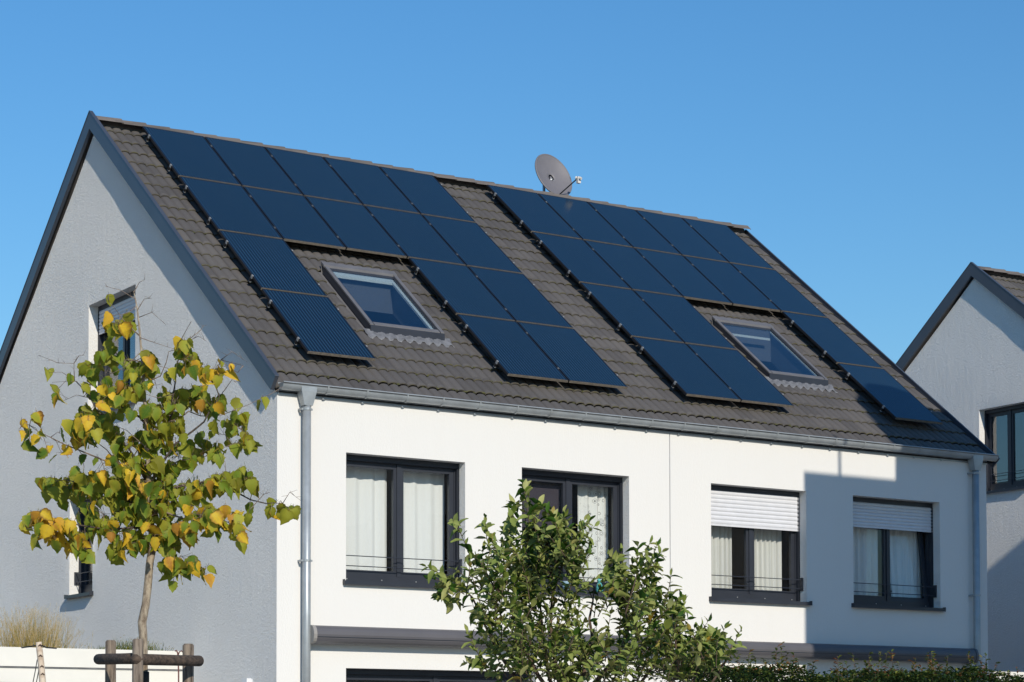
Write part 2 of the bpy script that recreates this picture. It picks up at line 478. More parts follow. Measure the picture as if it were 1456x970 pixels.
def window(house, Q, a0, a1, z0, z1, label=None, shutter=None, nslat=0, sashes=2, rails=True, tilt=False, sill=True, name="window", glass='pane'):
    """Q maps (along wall, depth into wall, height) to house space"""
    m = MB()
    D0, D1 = .20, .27
    m.box((a0, D0, z0), (a0+.05, D1, z1), 0, Q); m.box((a1-.05, D0, z0), (a1, D1, z1), 0, Q)
    m.box((a0+.05, D0, z1-.075), (a1-.05, D1, z1), 0, Q); m.box((a0+.05, D0, z0), (a1-.05, D1, z0+.10), 0, Q)
    w = m.build(name, MT['anth'], house)
    if label: w["label"] = label
    h = MB(); h.box((a0+.002, .150, z1-.07), (a1-.002, .197, z1-.002), 0, Q); h.build("shutter_housing", MT['anth'], w)
    for u0, u1 in ((a0+.001, a0+.036), (a1-.036, a1-.001)):
        g = MB(); g.box((u0, .146, z0+.01), (u0+.012, .199, z1-.072), 0, Q); g.box((u1-.012, .146, z0+.01), (u1, .199, z1-.072), 0, Q)
        g.box((u0+.012, .175, z0+.01), (u1-.012, .199, z1-.072), 0, Q)
        g.build("guide_rail", MT['anth'], w)
    zb, zt = z0+.095, z1-.068
    n = sashes
    wid = (a1-a0-.08)/n
    for k in range(n):
        u0 = a0+.04+k*wid+.004; u1 = a0+.04+(k+1)*wid-.004
        tl = math.tan(R(6.)) if (tilt and k == n-1) else 0.
        r = MB(); ring(r, Q, u0, u1, zb, zt, .072, .212, .262, tl)
        sa = r.build("sash", MT['anth'], w)
        p = MB()
        p.box((u0+.071, .236, zb+.071), (u1-.071, .242, zt-.071), 0, lambda a, d, z: Q(a, d+(z-zb)*tl, z))
        p.build("pane", MT[glass], w)
    if n == 2:
        c = (a0+a1)/2
        b = MB(); b.box((c-.032, .196, zb), (c+.032, .216, zt), 0, Q)
        b.box((c-.075, .204, zb+.14), (c+.075, .214, zb+.165), 0, Q); b.build("mullion", MT['anth'], w)
    if shutter:
        for k in range(nslat):
            sh = (z1-.07-shutter)/nslat
            b0 = shutter + k*sh
            s = MB()
            pr = [(.157, 0.), (.150, sh*.25), (.149, sh*.5), (.151, sh*.72), (.158, sh*.90), (.160, sh*.97)]
            pts = [Q(a0+.012, d, b0+z) for d, z in pr] + [Q(a1-.012, d, b0+z) for d, z in pr]
            pts += [Q(a0+.012, .168, b0+z) for d, z in pr] + [Q(a1-.012, .168, b0+z) for d, z in pr]
            q = len(pr)
            fs = [(i, q+i, q+i+1, i+1) for i in range(q-1)] + [(2*q+i+1, 3*q+i+1, 3*q+i, 2*q+i) for i in range(q-1)]
            fs += [(0, 2*q, 3*q, q), (q-1, 2*q-1, 4*q-1, 3*q-1)]
            s.add(pts, fs)
            o = s.build("shutter_slat", MT['shut'], w)
        e = MB(); e.box((a0+.012, .150, shutter-.03), (a1-.012, .17, shutter-.002), 0, Q); e.build("shutter_end_bar", MT['shut'], w)
    if sill:
        s = MB()
        s.box((a0-.045, -.06, z0-.012), (a1+.045, -.001, z0), 0, Q); s.box((a0-.002, -.001, z0-.012), (a1+.002, .205, z0+.004), 0, Q)
        s.box((a0-.045, -.066, z0-.048), (a1+.045, -.06, z0+.002), 0, Q)
        s.box((a0-.049, -.064, z0-.045), (a0-.045, -.001, z0+.018), 0, Q); s.box((a1+.045, -.064, z0-.045), (a1+.049, -.001, z0+.018), 0, Q)
        s.build("window_sill", MT['anth'], w)
        for k in range(4):
            a = a0+.12+k*(a1-a0-.24)/3
            t = MB(); t.tube([Q(a, .194, z0+.045), Q(a, .2, z0+.045)], .008, 6); t.build("screw", MT['alu'], w)
    if rails:
        for zz in (z0+.205, z0+.335):
            t = MB(); t.tube([Q(a0+.03, .10, zz), Q(a1-.03, .10, zz)], .0065, 6); t.build("guard_rail", MT['anth'], w)
        for u0, u1 in ((a0+.002, a0+.03), (a1-.03, a1-.002)):
            t = MB(); t.box((u0, .075, z0+.175), (u1, .144, z0+.365), 0, Q); t.build("rail_bracket", MT['anth'], w)
    return w

# ---------------------------------------------------------------- roof tile meshes
def tile_wave(u):
    ph = ((u+1e-7) % (TW/2))/(TW/2)
    return .036*(1-abs(2*ph-1)**3.4)
def tile_mesh(seed):
    rng = random.Random(seed)
    nu = 12; b = MB()
    us = [TW/2*(k+p) for k in (0, 1) for p in (0., .07, .2, .4, .6, .8, .93)] + [TW]
    nu = len(us)-1
    h = tile_wave
    tilt = .022 + rng.uniform(-.003, .003); L = .40
    def w(u, v): return h(u) + tilt*(1 - v/GAUGE) + .001
    top = []
    for v in (0., .012, L):
        row = []
        for u in us:
            d = -.006 if v == 0. else 0.
            row.append((u, v, w(u, v)+d))
        top.append(row)
    P = [p for r in top for p in r] + [(u, .001, w(u, 0)-.016) for u in us]
    n = nu+1
    f = []; mi = []
    for i in range(nu):
        f.append((i, i+1, n+i+1, n+i)); mi.append(1)
        f.append((n+i, n+i+1, 2*n+i+1, 2*n+i)); mi.append(0)
        f.append((3*n+i, 3*n+i+1, i+1, i)); mi.append(1)
    f.append((3*n, 0, n, 2*n)); mi.append(0)
    b.v = P; b.f = f; b.m = mi
    me = b.mesh("roof_tile", [MT['tile'], MT['nose']], True)
    return me, b
TILES = [tile_mesh(s) for s in range(4)]
TILE_OFF = -.205
def tile_matrix(x, s, rng):
    o = rp(x, s, TILE_OFF)
    m = Matrix(((1, 0, 0), (0, CA, -SA), (0, SA, CA))).to_4x4()
    m.translation = o
    j = Matrix.Rotation(rng.uniform(-.006, .006), 4, 'Z') @ Matrix.Rotation(rng.uniform(-.007, .007), 4, 'X')
    return m @ j

def ridge_mesh():
    b = MB(); L = .42
    prof = [(-.15, -.095), (-.128, -.07), (-.062, -.012), (-.03, 0.), (.03, 0.), (.062, -.012), (.128, -.07), (.15, -.095)]
    n = len(prof); P = []
    for x, k, dz in ((0., .93, -.016), (L*.33, .95, -.010), (L*.66, .98, -.004), (L, 1.0, .004)):
        for y, z in prof: P.append((x, y*k, z*k+dz))
    for y, z in prof: P.append((L, y*.93, z*.95-.01))
    for y, z in prof: P.append((0., y*.82, z*.82-.025))
    f = []
    for r in range(4):
        for i in range(n-1): f.append((r*n+i, r*n+i+1, (r+1)*n+i+1, (r+1)*n+i))
    for i in range(n-1): f.append((5*n+i, 5*n+i+1, i+1, i))
    b.add(P, f)
    return b.mesh("ridge_tile", MT['ridge'])
RIDGE = ridge_mesh()

# smooth, fixed undulation of the plastered gable
def wob(y, z):
    return (.0042*math.sin(1.9*y+.6*z+.7) + .0036*math.sin(2.7*z-1.3*y+1.9) + .0022*math.sin(4.6*y+3.8*z))

def build_house(name, ox, full):
    H = empty(name, (ox, 0, 0))
    rng = random.Random(5)
    # openings
    fh = []
    if full:
        fh = [(x, x+WW, ZS, ZT) for x in WX] + [(.98, 3.86, .12, 1.0+EYE-.012), (8.6, 11.48, .12, 1.0+EYE-.012)]
    gu = (4.472, 6.235, 3.372+EYE-.05, 6.60+EYE) if full else (4.70, 5.936, 4.93+EYE, 6.557+EYE)
    if full: gu = (4.472, 6.235, 4.93+EYE, 6.60+EYE)
    gh = [gu] + ([(6.03, 6.95, 2.285+EYE, ZT)] if full else [])
    EZ = roof_z(0, -.255)
    # front wall in two halves with an open joint
    QF = lambda a, d, z: Vector((a, d, z))
    XJ = 6.145
    spans = [(0., XJ-.007), (XJ+.007, XR)] if full else [(0., XR)]
    for lo, hi in spans:
        b = MB()
        hs = [h for h in fh if lo <= h[0] < hi]
        wall_sheet(b, [lo, hi], [0, EZ], hs, lambda u, v: (u, 0, v))
        k0 = len(b.f)
        for h in hs: reveals(b, h, QF, .21)
        for i in range(k0, len(b.f)): b.m[i] = 1
        if full: # joint return
            x = hi if lo == 0. else lo
            b.quad([(x, 0, 0), (x, .04, 0), (x, .04, EZ), (x, 0, EZ)])
        b.build("front_wall", [MT['plaster'], MT['rough']], H)
    if full:
        b = MB(); b.box((XJ-.03, .025, 0), (XJ+.03, .04, EZ-.01)); b.build("joint_strip", MT['lead'], H)
    # gable wall facing -x
    b = MB()
    QG = lambda a, d, z: Vector((d, a, z))
    def PG(u, v):
        e = min(1, u/.5)*min(1, max(0, (DEPTH-u)/.5))
        for h in gh:
            if h[0]-.001 <= u <= h[1]+.001 and h[2]-.001 <= v <= h[3]+.001: e = 0
        return (wob(u, v)*e, u, v)
    us = list(np.linspace(0, RY, 31)) + list(np.linspace(RY, DEPTH, 25))
    vs = list(np.linspace(0, 11.4, 58))
    wall_sheet(b, us, vs, gh, PG, lambda u: roof_z(u, -.255))
    for h in gh: reveals(b, h, QG, .21)
    b.build("gable_wall", MT['rough'], H, smooth=True)
    # far gable and rear wall
    b = MB()
    b.add([(XR, 0, 0), (XR, DEPTH, 0), (XR, DEPTH, roof_z(DEPTH, -.255)), (XR, RY, roof_z(RY, -.255)), (XR, 0, roof_z(0, -.255))], [(0, 1, 2, 3, 4)])
    b.build("gable_wall", MT['plaster'], H)
    b = MB(); b.add([(0, DEPTH, 0), (XR, DEPTH, 0), (XR, DEPTH, EZ), (0, DEPTH, EZ)], [(0, 1, 2, 3)]); b.build("rear_wall", MT['plaster'], H)
    # rooms
    b = MB(); b.box((.02, .22, 2.72), (XR-.02, DEPTH-.02, 2.95)); b.box((.02, .22, 5.62), (XR-.02, DEPTH-.02, 5.80)); b.build("floor_slab", MT['floor'], H)
    b = MB()
    for z0, z1 in ((.05, 2.718), (2.952, 5.618)):
        b.box((.02, 3.6, z0), (XR-.02, 3.7, z1))
        for x in (3.3, 6.1, 9.0): b.box((x, .30, z0), (x+.1, 3.598, z1))
    b.build("interior_wall", MT['brown'], H)

    # ---------------- roof
    b = MB()
    off = -.222
    xs = sorted([TX0+.005, XR+.13] + ([v for s in SKY for v in (s[0]+.05, s[1]-.05)] if full else []))
    ss = sorted([-.33, 7.43] + ([SKY[0][2]+.06, SKY[0][3]-.08] if full else []))
    for i in range(len(xs)-1):
        for j in range(len(ss)-1):
            xc, sc = (xs[i]+xs[i+1])/2, (ss[j]+ss[j+1])/2
            if full and any(q[0] < xc < q[1] and q[2] < sc < q[3] for q in SKY): continue
            b.quad([rp(xs[i], ss[j+1], off), rp(xs[i+1], ss[j+1], off), rp(xs[i+1], ss[j], off), rp(xs[i], ss[j], off)])
    # rear pitch as one tiled slab
    yb, zb = DEPTH+.15, roof_z(-.15, -.10)
    b.prism([(TX0, RY, roof_z(RY, -.10)), (TX0, yb, zb), (TX0, yb, zb-.08), (TX0, RY, roof_z(RY, -.10)-.1)], (0, 0, 0), (XR+.15, 0, 0), 1)
    roof = b.build("roof", [MT['under'], MT['tile']], H)
    cells = []
    for k in range(NR):
        for i in range(NT):
            x = TX0+i*TW; s = S0+k*GAUGE - (0 if k < NR-1 else -.055)
            if full and any(q[0]-.06 < x+TW/2 < q[1]+.06 and q[2]-.05 < s-.18 < q[3]+.02 for q in SKY): continue
            hid = False
            if full:
                xm, sm = x+TW/2, s-.15
                for L in (.6484, 6.7812):
                    for (c0, c1, r0, r1) in (COLS_L if L < 1 else COLS_R):
                        if L+c0*1.02+.25 < xm < L+c1*1.02-.02 and r0*1.7169+.0 < sm < r1*1.7169-.45: hid = True
            p = rp(x+TW/2, s-.15) + Vector((ox, 0, 0))
            d = (p-CAM)
            cells.append((hid, d.length, x, s))
    cells.sort(key=lambda c: (c[0], c[1]))
    lim = 300 if full else 0
    if not full:
        # the visible corner by the ridge
        cells.sort(key=lambda c: (not (c[2] < 2.2 and c[3] < 2.6), c[1])); lim = 64
    rest = MB()
    for n_, (hid, d, x, s) in enumerate(cells):
        t = rng.randrange(4)
        m = tile_matrix(x, s, rng)
        if n_ < lim:
            o = inst("roof_tile", TILES[t][0], roof); o.matrix_local = m
        else:
            tb = TILES[t][1]; k = len(rest.v)
            rest.v.extend([tuple(m @ Vector(p)) for p in tb.v])
            rest.f.extend([tuple(q+k for q in f) for f in tb.f]); rest.m.extend(tb.m)
    rest.build("roof_tiles", [MT['tile'], MT['nose']], roof, True, "stuff")
    nr = 32
    step = (XR+.14)/nr
    for i in range(nr):
        o = inst("ridge_tile", RIDGE, roof, (-.02+i*step, RY, 9.432+EYE+rng.uniform(-.004, .004)), (0, rng.uniform(-.004, .004), rng.uniform(-.008, .008)))
        o.scale = (step*1.06/.42, 1, 1)
    # moss along the tile noses
    mo = MB(); rm = random.Random(8)
    ico = [(0, 0, 1)] + [(math.cos(a)*.9, math.sin(a)*.9, .35) for a in (0, 1.05, 2.1, 3.14, 4.2, 5.24)]
    if full:
        for k in range(NR):
            for i in range(NT*2):
                lowb = (k/NR)**2
                if rm.random() > .16 + .55*lowb: continue
                x = TX0 + (i+.86)*TW/2 + rm.gauss(0, .02); s = S0+k*GAUGE
                if any(q[0]-.1 < x < q[1]+.1 and q[2]-.1 < s < q[3]+.05 for q in SKY): continue
                for q in range(rm.choice((1, 2, 3)) if lowb > .3 else rm.choice((1, 1, 2))):
                    r = rm.uniform(.010, .024)*(.75+.5*lowb)
                    c = rp(x+rm.gauss(0, .03), s + rm.uniform(.002, .022), TILE_OFF+rm.uniform(.018, .036))
                    a0 = rm.uniform(0, 6)
                    ca, sa = math.cos(a0), math.sin(a0)
                    sx, sy, sz = r*rm.uniform(.9, 1.8), r*rm.uniform(.6, 1.1), r*rm.uniform(.5, 1.)
                    pts = []
                    for px, py, pz in ico:
                        qx, qy = (px*ca-py*sa)*sx, (px*sa+py*ca)*sy
                        pts.append(c + Vector((qx, qy*CA - pz*sz*SA, qy*SA + pz*sz*CA)))
                    mo.add(pts, [(0, j, 1+j % 6) for j in range(1, 7)])
        mo.build("moss", MT['moss'], roof, True, "stuff")
    # verge boards
    for side in (0, 1):
        x0, x1 = (-.095, -.045) if side == 0 else (XR+.138, XR+.162)
        oh, ol = (-.027, -.230) if side == 0 else (-.118, -.30)
        for back in (0, 1):
            def V(x, y, off):
                z = PZ + (y-PY)*TA + off/CA
                return Vector((x, y if not back else 2*RY-y, z))
            ye = -.135
            ylo = ye + .215*SA
            poly = [V(x0, RY, oh), V(x0, ye, oh), V(x0, ylo, ol), V(x0, RY, ol)]
            m = MB(); m.prism(poly, (0, 0, 0), (x1-x0, 0, 0))
            # thin drip edge on top
            m.prism([V(x0, RY, oh+.012), V(x0, ye-.004, oh+.012), V(x0, ye-.004, oh+.001), V(x0, RY, oh+.001)], (-.006, 0, 0), (x1-x0+.002, 0, 0))
            m.build("verge_board", MT['verge'], H)
    # eave: fascia, gutter, brackets
    b = MB(); b.box((.004, -.022, 4.385+EYE), (XR-.004, -.003, 4.52+EYE)); b.build("fascia_board", MT['zinc'], H)
    b = MB()
    cy, cz, rg = -.10, 4.517+EYE, .074
    prof = []
    for k in range(13):
        a = math.pi*k/12
        prof.append((cy+rg*math.cos(a), cz-rg*math.sin(a)*1.15))
    prof = [(cy+rg, cz+.018)] + prof                       # back edge stands higher, front lip is a bead
    bead = [(cy-rg-.010*math.cos(q)+.004, cz+.006+.010*math.sin(q)) for q in np.linspace(-1.2, 3.6, 7)]
    prof += bead
    x0, x1 = .0, XR+.10
    n = len(prof); inner = [(cy+(y-cy)*.94, z+.003 if i < 14 else z) for i, (y, z) in enumerate(prof)]
    pts = [(x0, y, z) for y, z in prof] + [(x1, y, z) for y, z in prof]
    b.add(pts, [(i, n+i, n+i+1, i+1) for i in range(n-1)])
    for x in (x0, x1):
        b.add([(x, y, z) for y, z in prof[1:14]], [tuple(range(13))])
    gut = b.build("gutter", MT['zinc'], H, True)
    k = 0; xx = .62
    while xx < XR and full:
        c = MB()
        pr = [(y*1.0+(y-cy)*.10, cz+(z-cz)*1.10-.001) for y, z in prof[1:14]]
        pr.append((cy-rg-.016, cz+.016))
        pts = [(xx, y, z) for y, z in pr] + [(xx+.022, y, z) for y, z in pr]
        m_ = len(pr)
        c.add(pts, [(i, m_+i, m_+i+1, i+1) for i in range(m_-1)])
        c.build("gutter_bracket", MT['zinc'], gut, True)
        c2 = MB(); c2.box((xx, -.034, 4.372+EYE), (xx+.03, -.0225, 4.40+EYE)); c2.build("fascia_clip", MT['zinc'], gut)
        xx += .565 + .03*math.sin(k*2.1); k += 1
    if full:
        for xp in (.362, 12.028):
            b = MB(); b.tube([(xp, -.105, .1), (xp, -.105, 4.26+EYE)], .053, 16)
            dp = b.build("downpipe", MT['zinc'], H, True)
            f = MB()
            t = [(xp-.105, -.172, 4.435+EYE), (xp+.105, -.172, 4.435+EYE), (xp+.105, -.03, 4.435+EYE), (xp-.105, -.03, 4.435+EYE)]
            lo = [(xp-.058, -.158, 4.26+EYE), (xp+.058, -.158, 4.26+EYE), (xp+.058, -.052, 4.26+EYE), (xp-.058, -.052, 4.26+EYE)]
            t2 = [(p[0], p[1], p[2]+.06) for p in t]
            f.add(lo+t+t2, [(0,1,5,4),(1,2,6,5),(2,3,7,6),(3,0,4,7),(4,5,9,8),(5,6,10,9),(6,7,11,10),(7,4,8,11),(3,2,1,0)])
            f.build("funnel", MT['zinc'], dp)
            for zc in (4.217, 2.316, .6):
                c = MB(); c.tube([(xp, -.105, zc+EYE-.014), (xp, -.105, zc+EYE+.014)], .058, 16)
                c.box((xp+.055, -.115, zc+EYE-.012), (xp+.078, -.095, zc+EYE+.012))
                c.box((xp-.075, -.115, zc+EYE-.012), (xp-.055, -.0, zc+EYE+.012))
                c.build("pipe_clamp", MT['zinc'], dp)
    # windows
    if full:
        window(H, QF, WX[0], WX[0]+WW, ZS, ZT, "window with plain white curtains in both panes")
        window(H, QF, WX[1], WX[1]+WW, ZS, ZT, "window with a dark bare left pane and a floral curtain behind the right pane")
        window(H, QF, WX[2], WX[2]+WW, ZS, ZT, "sunlit window with its white roller shutter lowered by a third", shutter=3.18+EYE, nslat=8)
        window(H, QF, WX[3], WX[3]+WW, ZS, ZT, "shaded window with its shutter part lowered and right sash tilted open", shutter=3.31+EYE, nslat=7, tilt=True)
        window(H, QF, .98, 3.86, .12, 1.0+EYE-.012, "dark patio door under the left awning", rails=False, sill=False, name="patio_door")
        window(H, QF, 8.6, 11.48, .12, 1.0+EYE-.012, "patio door under the right awning", rails=False, sill=False, name="patio_door")
        window(H, QG, *gh[0], "gable window with its shutter partly lowered", shutter=6.20+EYE, nslat=6, glass='coat')
        window(H, QG, *gh[1], "tall narrow gable window", sashes=1, glass='coat')
    else:
        window(H, QG, *gh[0], "two pane gable window with dark frame", glass='coat')
    return H

# panel layout: (first column, end column, first row, end row)
COLS_L = [(0, 5, 0, 2), (0, 1, 2, 4), (3, 5, 2, 4)]
COLS_R = [(0, 5, 0, 2), (0, 2, 2, 4), (4, 5, 2, 4)]
XL, XRR, CW, RH = .6484, 6.7812, 1.02, 1.7169

# ================================================================ ground
b = MB(); b.quad([(-400, -400, 0), (400, -400, 0), (400, 400, 0), (-400, 400, 0)])
tag(b.build("ground", MT['gravel']), "pale gravel ground around the white houses", "ground", kind="structure")  # unseen; pale tone picked to bounce light onto the shaded walls
b = MB(); b.quad([(-120, -30, .004), (120, -30, .004), (120, -20.5, .004), (-120, -20.5, .004)])
tag(b.build("road", MT['asphalt']), "grey asphalt street in front of the gardens", "road", kind="structure")
b = MB(); b.box((-120, -20.5, 0), (120, -18.7, .12))
tag(b.build("pavement", MT['paving']), "pale concrete pavement along the street", "pavement", kind="structure")

b = MB(); b.box((.3, -3.6, 0), (12.2, -.004, .10))
tag(b.build("terrace", MT['paving']), "pale paved terrace in front of the white house", "terrace", kind="structure")

# ================================================================ houses
house = build_house("semi_detached_house", 0., True)
tag(house, "white semi-detached house with solar panels on its dark tiled roof", "house", "white gabled houses in a row")
house2 = build_house("semi_detached_house", X2, False)
tag(house2, "white gabled house cut off at the right edge behind the solar roof", "house", "white gabled houses in a row")

# ---------------------------------------------------------------- skylights (parts of the house roof)
def skylight(x0, x1, s0, s1, label, blind):
    f = MB()
    def T(x, s, o): return rp(x, s, o)
    for xa, xb, sa, sb in ((x0, x0+.055, s0, s1), (x1-.055, x1, s0, s1), (x0+.055, x1-.055, s0, s0+.07), (x0+.055, x1-.055, s1-.055, s1)):
        f.box((xa, sa, -.24), (xb, sb, -.088), 0, T)
    w = f.build("skylight", MT['anth'], house)
    w["label"] = label
    def part(nm, mat, boxes):
        m = MB()
        for lo, hi in boxes: m.box(lo, hi, 0, T)
        return m.build(nm, mat, w)
    part("hood", MT['velux'], [((x0-.012, s0-.05, -.087), (x1+.012, s0+.06, -.058)), ((x0-.012, s0-.05, -.20), (x1+.012, s0-.04, -.087))])
    for q in (((x0-.004, s0+.063, -.087), (x0+.052, s1-.002, -.066)), ((x1-.052, s0+.063, -.087), (x1+.004, s1-.002, -.064))): part("cladding_rail", MT['velux'], [q])
    part("bottom_cladding", MT['velux'], [((x0+.065, s1-.075, -.087), (x1-.065, s1-.002, -.068))])
    part("bottom_front", MT['anth'], [((x0-.004, s1+.001, -.18), (x1+.004, s1+.014, -.075))])
    part("sash", MT['anth'], [((x0+.066, s0+.065, -.104), (x0+.082, s1-.08, -.084)), ((x1-.082, s0+.065, -.104), (x1-.066, s1-.08, -.084)),
                               ((x0+.082, s0+.065, -.104), (x1-.082, s0+.10, -.084)), ((x0+.082, s1-.097, -.104), (x1-.082, s1-.08, -.084))])
    part("pane", MT['sky_pane'], [((x0+.083, s0+.101, -.100), (x1-.083, s1-.098, -.094))])
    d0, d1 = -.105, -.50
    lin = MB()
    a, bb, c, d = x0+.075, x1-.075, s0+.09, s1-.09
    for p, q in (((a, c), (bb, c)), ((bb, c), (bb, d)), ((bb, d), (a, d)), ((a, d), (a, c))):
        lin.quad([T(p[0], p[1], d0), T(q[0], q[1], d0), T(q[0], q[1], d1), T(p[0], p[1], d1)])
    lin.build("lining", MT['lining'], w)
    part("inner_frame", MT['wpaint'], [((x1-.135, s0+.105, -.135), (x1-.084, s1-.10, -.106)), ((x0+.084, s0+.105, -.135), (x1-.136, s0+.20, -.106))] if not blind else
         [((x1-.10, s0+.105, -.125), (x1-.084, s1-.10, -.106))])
    if blind:
        part("blind_bar", MT['wpaint'], [((x0+.12, s0+.30, -.15), (x1-.24, s0+.325, -.13))])
    # pleated apron that follows the tile waves
    ap = MB(); nx = 40; xs = np.linspace(x0-.10, x1+.10, nx+1)
    P = []
    for x in xs:
        hh = .019-.017*math.cos(2*math.pi*(x-TX0)/(TW/2))
        wv = .012*math.sin(x*43)
        P += [T(x, s1-.02, -.13), T(x, s1+.06, TILE_OFF+.028+hh), T(x, s1+.14+wv, TILE_OFF+.036+hh), T(x, s1+.14+wv, TILE_OFF+.026+hh)]
    fs = []
    for i in range(nx):
        for j in range(3): fs.append((4*i+j, 4*i+j+1, 4*(i+1)+j+1, 4*(i+1)+j))
    ap.add(P, fs); ap.build("apron", MT['lead'], w, True)
    # side flashing
    for q in (((x0-.075, s0-.05, -.195), (x0-.013, s1+.05, -.183)), ((x1+.013, s0-.05, -.195), (x1+.075, s1+.05, -.183))): part("side_flashing", MT['velux'], [q])
    # closed dark ceiling below so the shaft ends in a room
    return w
skylight(*SKY[0], "skylight with a pale inner frame, in the left gap between the solar panels", False)
skylight(*SKY[1], "skylight with a thin white blind bar, in the right gap between the solar panels", True)

# ---------------------------------------------------------------- solar panels
PW, PH, PT = 1.0, RH-.035, .036
def panel_meshes():
    fr = MB(); w = .014
    fr.box((0, 0, -PT), (w, PH, 0)); fr.box((PW-w, 0, -PT), (PW, PH, 0))
    fr.box((w, PH-w, -PT), (PW-w, PH, 0))
    fr.box((w, w*.4, -PT), (PW-w, w, 0))
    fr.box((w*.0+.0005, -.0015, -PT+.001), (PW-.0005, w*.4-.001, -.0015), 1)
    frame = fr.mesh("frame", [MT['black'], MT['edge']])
    g = MB(); g.box((w+.0005, w+.0005, -.008), (PW-w-.0005, PH-w-.0005, -.0015)); glass = g.mesh("cell_glass", MT['solar'])
    bk = MB(); bk.box((w+.0005, w+.0005, -.014), (PW-w-.0005, PH-w-.0005, -.0095)); back = bk.mesh("back_sheet", MT['black'])
    mc = MB(); mc.box((-.020, -.014, -.002), (-.001, .014, .003)); mc.tube([(-.01, 0, .003), (-.01, 0, .009)], .006, 6)
    mid = mc.mesh("clamp", MT['alu'])
    ec = MB(); ec.box((-.008, -.02, .001), (.012, .02, .005)); ec.box((-.012, -.02, -.085), (-.003, .02, .005)); ec.box((-.026, -.02, -.092), (-.003, .02, -.084))
    ec.tube([(-.004, 0, .005), (-.004, 0, .013)], .008, 6)
    end = ec.mesh("clamp", MT['alu'])
    rl = MB(); rl.box((-.02, -.02, -.078), (PW+.0, .02, -PT-.001)); rail = rl.mesh("mounting_rail", MT['black'])
    re = MB(); re.box((-.03, -.02, -.078), (PW+.0, .02, -PT-.001)); raile = re.mesh("mounting_rail", MT['black'])
    hk = MB(); hk.box((-.02, -.1, -.125), (.02, .01, -.118)); hk.box((-.02, .002, -.125), (.02, .012, -.079)); hook = hk.mesh("roof_hook", MT['alu'])
    return frame, glass, back, mid, end, rail, raile, hook
PM = panel_meshes()
PROT = Matrix(((1, 0, 0), (0, CA, -SA), (0, SA, CA)))
ORD = ["first", "second", "third", "fourth", "fifth"]
ROWN = ["top", "second", "third", "bottom"]
def panel(side, col, row, label, is_end, is_right):
    x = (XL if side == 0 else XRR) + col*CW
    o = rp(x, row*RH+PH)
    rt = empty("solar_panel")
    rt.matrix_world = Matrix.Translation(o) @ PROT.to_4x4()
    tag(rt, label, "solar panel", "solar panels on the roof")
    frame, glass, back, mid, end, rail, raile, hook = PM
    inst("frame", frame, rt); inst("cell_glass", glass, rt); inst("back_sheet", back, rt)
    for q in (.2, .8):
        inst("clamp", end if is_end else mid, rt, (0, PH*q, 0))
        if is_right:
            c = inst("clamp", mid, rt, (PW+.018, PH*q, 0))
        inst("mounting_rail", raile if is_end else rail, rt, (0, PH*q, 0))
        inst("roof_hook", hook, rt, (.35, PH*q, 0))
    return rt
def plabel(side, col, row):
    A = "left" if side == 0 else "right"
    if row < 2:
        pos = {0: "leftmost", 1: "second from the left", 2: "middle", 3: "second from the right", 4: "rightmost"}[col]
        return f"dark blue solar panel, {pos} in the {ROWN[row]} row of the {A} array"
    rn = "third row" if row == 2 else "bottom row"
    if side == 0:
        pos = {0: "left of the left skylight", 3: "first to the right of the left skylight", 4: "second to the right of the left skylight"}[col]
    else:
        pos = {0: "second to the left of the right skylight", 1: "first to the left of the right skylight", 4: "right of the right skylight"}[col]
    return f"dark blue solar panel {pos}, {rn}"
for side, lay in ((0, COLS_L), (1, COLS_R)):
    occ = {(c, r) for c0, c1, r0, r1 in lay for c in range(c0, c1) for r in range(r0, r1)}
    for c, r in sorted(occ):
        panel(side, c, r, plabel(side, c, r), (c-1, r) not in occ, (c+1, r) not in occ)

# ---------------------------------------------------------------- curtains
def curtain(x0, x1, z0, z1, y, mat, folds, amp, label, seed, gather=0.):
    rng = random.Random(seed)
    o = empty("curtain", (x0, y, z0)); bpy.data.objects.remove(o)
    n = 90; m = MB(); rows = 8
    ph = [rng.uniform(0, 6) for _ in range(4)]
    P = []
    for j in range(rows+1):
        t = j/rows
        for i in range(n+1):
            u = i/n
            uu = u + .05*math.sin(u*5+ph[0])
            yy = amp*(math.sin(2*math.pi*folds*uu+ph[1]) + .45*math.sin(2*math.pi*folds*1.9*uu+ph[2]+t*.8))
            xx = u*(x1-x0)
            xx += gather*(1-t)*(1 if gather > 0 else 1)*(1-u)
            P.append((xx, yy*(1-.25*t), t*(z1-z0)))
    w = n+1
    fs = [(j*w+i, j*w+i+1, (j+1)*w+i+1, (j+1)*w+i) for j in range(rows) for i in range(n)]
    m.add(P, fs)
    c = m.build("curtain", mat, None, True, loc=(x0, y, z0))
    tag(c, label, "curtain", "curtains behind the upper windows")
    return c
zc0, zc1 = 2.99, ZT+.04
curtain(.95, 1.83, zc0, zc1, .44, MT['curt'], 4.5, .014, "plain white curtain behind the left pane of the window next to the downpipe", 1)
curtain(1.90, 2.70, zc0, zc1, .44, MT['curt'], 4, .012, "plain white curtain behind the right pane of the window next to the downpipe", 2)
curtain(4.86, 5.39, zc0, zc1, .44, MT['lace'], 4, .017, "white curtain with grey floral pattern above the sill ornaments", 3)
curtain(6.95, 7.60, zc0, zc1, .42, MT['sheer'], 7, .032, "pleated sheer curtain behind the left pane of the sunlit shuttered window", 4)
curtain(7.90, 8.52, zc0, zc1, .42, MT['sheer'], 6, .032, "pleated sheer curtain behind the right pane of the sunlit shuttered window", 5)
curtain(9.55, 10.36, zc0, zc1, .335, MT['curt'], 7, .020, "pleated curtain behind the left pane of the shaded window", 6)
